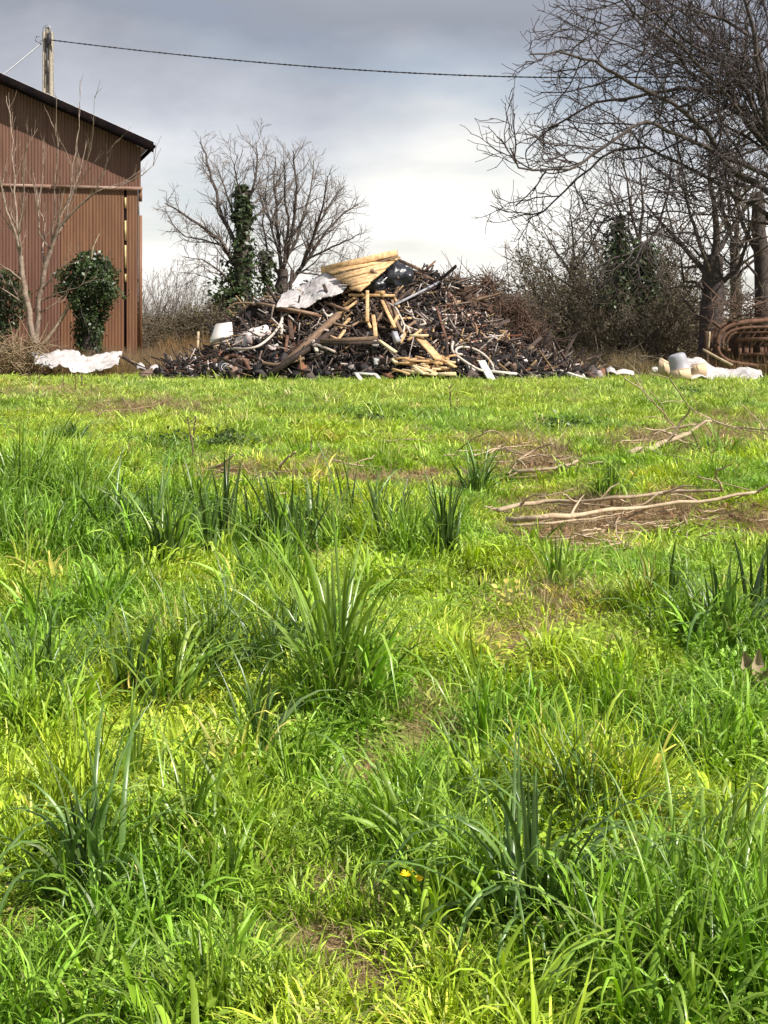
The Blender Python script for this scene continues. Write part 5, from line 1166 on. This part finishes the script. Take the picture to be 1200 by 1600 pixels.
# big broad-leaved tufts, each a thing
BT = [  # px, py of the foot, height px, spread, blades, width m, curl, style, label
 (238, 868, 130, .22, 46, .022, 1.3, 0, 'dark broad grass tuft left of centre where the long grass mass ends'),
 (305, 862, 135, .10, 14, .030, .35, 1, 'stiff upright dark leaves, leftmost of the upright clumps at mid height'),
 (355, 868, 130, .10, 14, .030, .35, 1, 'stiff upright dark leaves second from left at mid height'),
 (440, 872, 125, .12, 16, .030, .45, 1, 'stiff upright leaves with one yellowed blade at mid height'),
 (590, 855, 105, .20, 30, .024, 1.2, 0, 'drooping dark grass tuft just left of the wrapped tuft'),
 (545, 850, 130, .08, 10, .024, .5, 1, 'thin upright dark leaves left of the drooping tuft'),
 (695, 875, 110, .13, 30, .030, .6, 1, 'dense fan shaped dark green leaf clump beside the yellow moss patch'),
 (525, 1095, 230, .20, 60, .018, 1.2, 0, 'large arching grass tuft in the centre of the photograph'),
 (265, 1110, 160, .14, 26, .020, 1.1, 0, 'tall arching tuft on the left, midway down the field'),
 (405, 1200, 140, .10, 20, .018, 1.0, 0, 'tuft with dark vertical spear leaf below the large arching tuft'),
 (135, 1400, 190, .18, 40, .016, 1.1, 0, 'wide leaning dark tuft at the lower left'),
 (300, 1330, 150, .16, 34, .015, 1.2, 0, 'fan of thin green blades right of the lower left tuft'),
 (830, 1450, 230, .20, 56, .017, 1.3, 0, 'large arching tuft with dark upright leaves at the lower right of centre'),
 (905, 1290, 120, .26, 70, .009, .8, 0, 'dense fine deep green tuft overhanging a dark hollow'),
 (1130, 1015, 130, .24, 44, .022, 1.1, 0, 'broad dark green tuft at the right edge below the soil bank'),
 (1185, 960, 110, .12, 18, .030, .4, 1, 'upright dark leaves with one pale dry leaf at the right edge'),
 (1050, 985, 100, .14, 22, .020, 1.1, 0, 'smaller dark tuft just left of the broad right edge tuft'),
 (1095, 1450, 190, .26, 60, .015, 1.4, 0, 'pale green overarching tuft at the lower right'),
 (1040, 1580, 200, .26, 70, .015, 1.2, 0, 'dense bright tuft in the bottom right corner'),
 (870, 925, 80, .16, 30, .018, .9, 0, 'bright green tuft right of the yellow moss patch'),
 (955, 778, 65, .25, 40, .026, 1.2, 0, 'grey green tuft standing between the dead branches'),
 (745, 772, 60, .22, 50, .022, 1.0, 0, 'dark bushy tuft left of the tangled dead branches'),
 (112, 695, 38, .25, 40, .030, 1.0, 0, 'small dark tuft far left near the debris'),
 (1120, 715, 45, .45, 50, .026, 1.1, 0, 'low grey green tuft on the right beyond the branches'),
 (655, 1330, 130, .24, 60, .011, .8, 0, 'upright fine green tuft left of the lower right arching tuft'),
 (325, 875, 115, .10, 14, .030, .5, 1, 'stiff dark leaves squeezed between the two leftmost upright clumps'),
 (465, 878, 105, .12, 16, .028, .6, 1, 'short stiff dark fan just right of the yellowed blade clump'),
 (610, 868, 100, .12, 18, .028, .6, 1, 'dark strappy leaves behind the drooping tuft right of the centre'),
 (255, 885, 100, .14, 20, .028, .8, 1, 'dark strappy fan at the right foot of the broad left tuft'),
 (215, 1090, 120, .12, 16, .022, .7, 1, 'dark strap leaved fan left of the tall arching tuft'),
 (175, 860, 115, .22, 34, .022, 1.2, 0, 'dark drooping tuft between the left hump and the long grass mass'),
 (130, 820, 120, .25, 50, .016, 1.1, 0, 'tall light green grass tuft on the crest of the left hump'),
 (30, 800, 130, .3, 60, .014, 1.0, 0, 'tall feathery grass tuft at the left edge on the hump'),
 (640, 870, 95, .18, 30, .022, 1.2, 0, 'drooping tuft squeezed between two upright clumps right of centre'),
 (400, 868, 105, .12, 16, .028, .5, 1, 'stiff upright leaves third from left at mid height'),
 (490, 860, 110, .18, 28, .022, 1.1, 0, 'dark tuft between the stiff leaves and the thin upright ones'),
 (270, 880, 120, .18, 26, .024, 1.2, 0, 'wide arching leaves right against the leftmost stiff clump'),
 (330, 1060, 130, .28, 70, .011, .9, 0, 'dense deep green fine grass tuft left of the large arching tuft'),
 (440, 1050, 120, .24, 60, .011, .9, 0, 'deep green fine tuft touching the large arching tuft on its left'),
 (200, 1230, 120, .2, 40, .013, 1.2, 0, 'pale arching tuft between the left edge and the vertical spear tuft'),
 (980, 1300, 90, .22, 60, .009, .8, 0, 'deep green fine tuft right of the dark hollow'),
 (1160, 1330, 110, .2, 40, .016, 1.4, 0, 'pale arching blades at the right edge below the hollow'),
 (60, 1120, 170, .2, 50, .013, .9, 0, 'dark fine leaved tuft at the left edge midway down'),
]
for i, (px, py, hp, sp, nb_, w, cu, st, lb) in enumerate(BT):
    p = G(px, py); Lm = hp / FPX * p[1] * (1.2 if st == 0 else 1.22); g2 = np.random.default_rng(300 + i); mb = MB()
    blades(mb, nb_, sp * .55, Lm * (1.35 if st == 0 else 1), w * (1.15 if st == 0 else 1), .46 if st == 0 else .15, cu * (2.2 if st == 0 else 1), 8, g2, fold=True, tone=(.55, 1.35) if st == 0 else (.30, .85), yellow=.05, pw_=1.7, lv=(.5, 1.15))
    if st == 0: blades(mb, 7, sp * .2, Lm * .85, w * 1.3, .10, .15, 6, g2, fold=True, tone=(.4, .7), lv=(.8, 1.2))
    o = mb.build('grass_clump', M['strap' if (st == 1 or 'dark' in lb or 'deep' in lb) else 'tuft'], vcol=True); o.location = p; tag(o, lb, 'grass tuft')
# dark leafy weeds, each a thing
for i, (px, py, r, lb) in enumerate([(1082, 618, .30, 'dark rounded weed in front of the cardboard boxes'), (880, 672, .42, 'dark low weed patch in the far turf right of centre'), (590, 665, .5, 'grey green low weed patch in the far turf at centre'), (355, 695, .35, 'dark weed in the far turf left of centre'), (255, 700, .4, 'low dark weed left of the dead twigs'), (1060, 1000, .14, 'leafy weed under the broad right edge tuft')]):
    p = G(px, py); g2 = np.random.default_rng(400 + i); n = 700; d = g2.normal(0, 1, (n, 3)); d /= np.linalg.norm(d, axis=1)[:, None]; d[:, 2] = np.abs(d[:, 2]); pts = d * r * g2.uniform(.2, 1.25, (n, 1)) * [1.1, 1, .6] * (.8 + .4 * np.sin(np.arctan2(d[:, 1], d[:, 0]) * 3 + i))[:, None]
    mb = MB(); leafcloud(mb, pts * [1, 1, .8], d, .03 if r > .2 else .02, g2); o = mb.build('weed', M['weed'], vcol=True); o.location = p; tag(o, lb, 'weed')
# yellow dandelion
def make_dandelion():
    p = G(640, 1446); root = empty('dandelion', p, 'small yellow dandelion flower low in the foreground grass', 'flower'); g2 = np.random.default_rng(9)
    mb = MB(); tube(mb, [(0, 0, 0), (.005, 0, .07), (0, -.01, .13)], .002, 5); mb.build('stem', M['tuft'], root)
    for k, (dx, dz) in enumerate(((-.008, .138), (.022, .126))):
        mb = MB(); hd_ = np.array([dx, -.02, dz])
        for i in range(60):
            a = g2.uniform(0, 6.28); r = g2.uniform(.008, .022 if k == 0 else .017); e = unit([math.cos(a), math.sin(a) - .5, .45]); s_ = np.array([-math.sin(a), math.cos(a), 0]) * .0018
            mb.add([hd_ - s_, hd_ + s_, hd_ + e * r + s_, hd_ + e * r - s_], [(0, 1, 2, 3)])
        mb.build('flower_head', M['yellowpetal'], root)
make_dandelion()
# yellow moss patch beside the fan shaped clump
p = G(745, 905); mb = MB(); g2 = np.random.default_rng(77)
for _ in range(1): blades(mb, 800, .30, .09, .009, .6, 1.0, 3, g2, outward=.2)
o = mb.build('yellow_moss', mat('yellow_moss', (.52, .46, .05), (.40, .36, .05), 8, rough=.8, bump=0, vcol=True, transl=.3)); o.location = p; o.scale = (.55, 1.2, 1.2); tag(o, 'yellowish mossy grass patch next to the fan shaped leaf clump', kind='stuff')

# ---------------------------------------------------------------- dead branches lying in the field
def ground_stick(pts, r, label, lift=.04, twigs=0, lifts=None, name='fallen_branch', m='stick', seed=0, tw=(.2, .6)):
    q = np.array([G(x, y, (lift if lifts is None else lifts[i]) + (.05 if r > .011 else .03)) for i, (x, y) in enumerate(pts)]); g2 = np.random.default_rng(500 + seed)
    t = np.linspace(0, len(q) - 1, (len(q) - 1) * 4 + 1); s = np.stack([np.interp(t, range(len(q)), q[:, i]) for i in range(3)], 1)
    s[1:-1] = (s[:-2] + 2 * s[1:-1] + s[2:]) / 4; s += g2.normal(0, r * .25, s.shape)
    rad = np.linspace(r * .62, r * .34, len(s)) * g2.uniform(.88, 1.12, len(s))
    mb = MB(); tube(mb, s, rad, 7, cap=True); o0 = s[0].copy()
    if not twigs:
        return tag(mb.build(name, M[m], smooth=True, loc=o0), label, 'branch')
    root = empty(name, o0, label, 'branch'); mb.build('stem', M[m], root, smooth=True, loc=o0).location = (0, 0, 0)
    for i in range(twigs):
        j = g2.integers(1, len(s)); d = g2.normal(0, 1, 3); d[2] = abs(d[2]) * .35; a = path(s[j], d, g2.uniform(*tw), 5, .25, -.03, g2); a[:, 2] = np.maximum(a[:, 2], H(a[:, 0], a[:, 1]) + .02)
        mb = MB(); tube(mb, a, np.linspace(r * .35, r * .15, 6), 5); mb.build('twig', M[m], root, loc=o0).location = (0, 0, 0)
ground_stick([(985, 708), (1030, 695), (1075, 678), (1112, 655)], .060, 'thick pale bare branch on the right slanting up towards the boxes', twigs=5, lifts=[.05, .07, .12, .28], seed=1)
ground_stick([(800, 738), (850, 731), (905, 720)], .038, 'pale branch lying under the tangled twig loops', seed=2, twigs=3)
ground_stick([(778, 795), (850, 784), (960, 778), (1060, 768), (1128, 765)], .034, 'long pale branch, upper of the two long parallel ones on the right', seed=3, twigs=8, lifts=[.05, .07, .08, .08, .08])
ground_stick([(792, 815), (860, 808), (960, 797), (1060, 786), (1182, 768)], .036, 'long pale branch, lower of the two long parallel ones on the right', seed=4, twigs=8, lifts=[.04, .06, .08, .10, .12])
ground_stick([(800, 822), (880, 815), (960, 806)], .016, 'thin stick just under the lower long parallel branch', seed=5)
ground_stick([(1090, 745), (1120, 753), (1172, 765)], .012, 'thin stick sloping down to the tip of the long parallel branches', seed=6, lifts=[.15, .1, .1])
ground_stick([(716, 704), (738, 686), (768, 671), (786, 680), (798, 694)], .014, 'thin arched bramble stem left of the twig loops', lifts=[.05, .2, .3, .2, .05], seed=7)
ground_stick([(740, 712), (780, 700), (825, 696), (855, 702)], .018, 'curved twig, left one of the tangled twig loops', seed=8, twigs=4)
ground_stick([(765, 708), (782, 696), (800, 706), (830, 712), (884, 714)], .018, 'twisted twig through the middle of the tangled twig loops', seed=9, twigs=4)
ground_stick([(808, 720), (835, 703), (862, 692), (870, 704)], .018, 'twig rising to a bent tip at the right of the tangled loops', lifts=[.05, .08, .2, .1], seed=10, twigs=3)
ground_stick([(795, 730), (812, 716), (850, 710), (905, 716)], .014, 'thin twig crossing under the tangled loops', seed=11)
ground_stick([(975, 798), (962, 815), (964, 838), (975, 852), (1000, 862)], .010, 'pale root curling down over the bare soil', seed=12)
ground_stick([(1068, 805), (1075, 822), (1073, 842)], .011, 'short pale root standing out of the soil bank', seed=13)
ground_stick([(1035, 640), (1012, 622), (985, 585)], .014, 'slender pale upright shoot in front of the boxes, left of the fork', lifts=[.1, .35, .8], seed=14)
ground_stick([(1062, 674), (1040, 650), (1010, 614), (975, 590)], .018, 'slender pale shoot forking towards the boxes', lifts=[.06, .3, .7, 1.0], seed=15, twigs=3)
ground_stick([(1110, 655), (1080, 640), (1055, 605), (1042, 590)], .016, 'pale shoot rising from the tip of the thick branch to the boxes', lifts=[.25, .4, .8, 1.0], seed=16, twigs=4)
ground_stick([(1112, 655), (1090, 646), (1088, 628), (1078, 618)], .012, 'small crooked shoot at the tip of the thick branch', lifts=[.25, .4, .6, .7], seed=17)
ground_stick([(1040, 655), (1035, 632), (1015, 610)], .012, 'second slender shoot beside the forking one', lifts=[.2, .5, .7], seed=18)
ground_stick([(1115, 658), (1150, 668), (1210, 672)], .03, 'pale flattened branch running off the right edge', seed=19, twigs=4)
ground_stick([(1130, 664), (1165, 672), (1200, 678)], .018, 'thinner stick along the one at the right edge', seed=20)
ground_stick([(325, 733), (350, 726), (366, 710)], .032, 'short thick pale stick among the left turf, bent upwards', lifts=[.03, .06, .2], seed=21)
ground_stick([(437, 728), (448, 716), (460, 705)], .028, 'short pale stick right of the bent one', lifts=[.03, .1, .2], seed=22)
ground_stick([(515, 718), (540, 724), (566, 728)], .020, 'thin stick behind the upright leaves near the centre', seed=23, twigs=2)
ground_stick([(486, 705), (486, 692), (487, 682)], .02, 'small pale stub standing in the turf left of centre', lifts=[.02, .12, .25], seed=24)
ground_stick([(150, 650), (165, 642), (200, 640), (232, 636), (268, 624)], .022, 'crooked dark stick in the far left turf', seed=25, twigs=3, m='oldwood')
ground_stick([(190, 620), (198, 630), (208, 640)], .018, 'short stick crossing the far left crooked one', seed=26)
ground_stick([(-10, 612), (20, 616), (2, 624)], .025, 'brown stick in the turf at the left edge', seed=27, m='oldwood', twigs=2)
ground_stick([(270, 742), (340, 745), (400, 742)], .014, 'thin flat twig in the litter left of centre', seed=28, twigs=3)
ground_stick([(600, 690), (640, 686), (675, 690)], .012, 'thin twig in the far turf at centre', seed=29, twigs=2)
ground_stick([(720, 730), (760, 760), (790, 765)], .012, 'thin twig left of the dark bushy tuft', seed=30, twigs=2)
g = np.random.default_rng(900)
for i in range(120):
    cx_, cy_ = [(900, 800), (830, 720), (1060, 690), (350, 742), (880, 840), (1000, 820)][i % 6]
    a = (cx_ + g.normal(0, 75), cy_ + g.normal(0, 12)); l_ = g.uniform(15, 60); an = g.normal(-.05, .35)
    o = ground_stick([a, (a[0] + l_ * .5, a[1] + l_ * .2 * an), (a[0] + l_, a[1] + l_ * .5 * an)], g.uniform(.006, .014), 'thin broken twig lying on a bare soil patch', lift=.025, name='twig_litter', m='stick', seed=40 + i)
    o['group'] = 'thin broken twigs on the bare soil'
mb = MB(); n_ = 0
while n_ < 1500:
    y = g.uniform(8.5, 22); x = g.uniform(-1, 1) * .30 * y
    if float(dirtness(np.array([x]), np.array([y]))[0]) < .45: continue
    rock(g, np.array([x, y, float(H(x, y)) + .005]), g.choice([.015, .03, .05], p=[.5, .35, .15]), np.array([.30, .18, .10]) * g.uniform(.4, 1.4), mb); n_ += 1
tag(mb.build('soil_clods', M['chunk'], vcol=True), 'crumbly brown clods of earth on the bare patches', kind='stuff')
# dried weed stalks standing in the turf
for i, (px, py, hp) in enumerate([(45, 600, 22), (60, 606, 26), (100, 608, 24), (118, 612, 26), (128, 606, 22), (190, 600, 20), (196, 606, 18), (145, 618, 18), (300, 690, 40), (303, 720, 70), (705, 640, 40), (715, 650, 30), (170, 610, 20)]):
    p = G(px, py); h_ = hp / FPX * p[1]; g2 = np.random.default_rng(i + 700); mb = MB(); q = path((0, 0, 0), (g2.normal(0, .12), 0, 1), h_, 6, .05, 0, g2); tube(mb, q, np.linspace(.012, .005, 7), 4)
    for j in range(7):
        k = g2.integers(2, 6); a = path(q[k], unit([g2.normal(0, 1), g2.normal(0, 1), 1.2]), h_ * .25, 3, .2, 0, g2); tube(mb, a, .005, 3)
    o = mb.build('dry_weed_stalk', M['brush']); o.location = p; tag(o, 'thin dry brown weed stalk standing in the far turf', 'weed stalk', 'dry weed stalks in the far turf')
# pale torn leaf scrap at the right edge
def make_scrap():
    p = G(1182, 1075); root = empty('torn_husk', p, 'pale torn dry husk in the grass at the right edge', 'husk'); g2 = np.random.default_rng(3)
    for (a, b, w) in (((-.02, 0, .02), (-.05, .0, .15), .035), ((0, 0, .02), (.01, .0, .16), .03), ((.0, -.02, .0), (.05, -.04, .10), .03), ((-.0, -.06, .0), (-.03, -.09, .05), .045)):
        a = np.array(a); b = np.array(b); mb = MB(); sd_ = np.array([w, .01, 0]); m_ = (a + b) / 2 + [.01, .03, 0]; V = []
        for q, f in ((a, .6), (m_, 1), (b, .15)): V += [q - sd_ * f, q + [0, .015, 0], q + sd_ * f]
        V = np.array(V); V = np.concatenate([V, V + [0, .004, 0]]); F = []
        for i in (0, 1):
            for j in (0, 1): q = (i * 3 + j, i * 3 + j + 1, i * 3 + j + 4, i * 3 + j + 3); F += [q, tuple(x + 9 for x in q[::-1])]
        mb.add(V, F); mb.build('husk_strip', M['stick'], root)
make_scrap()
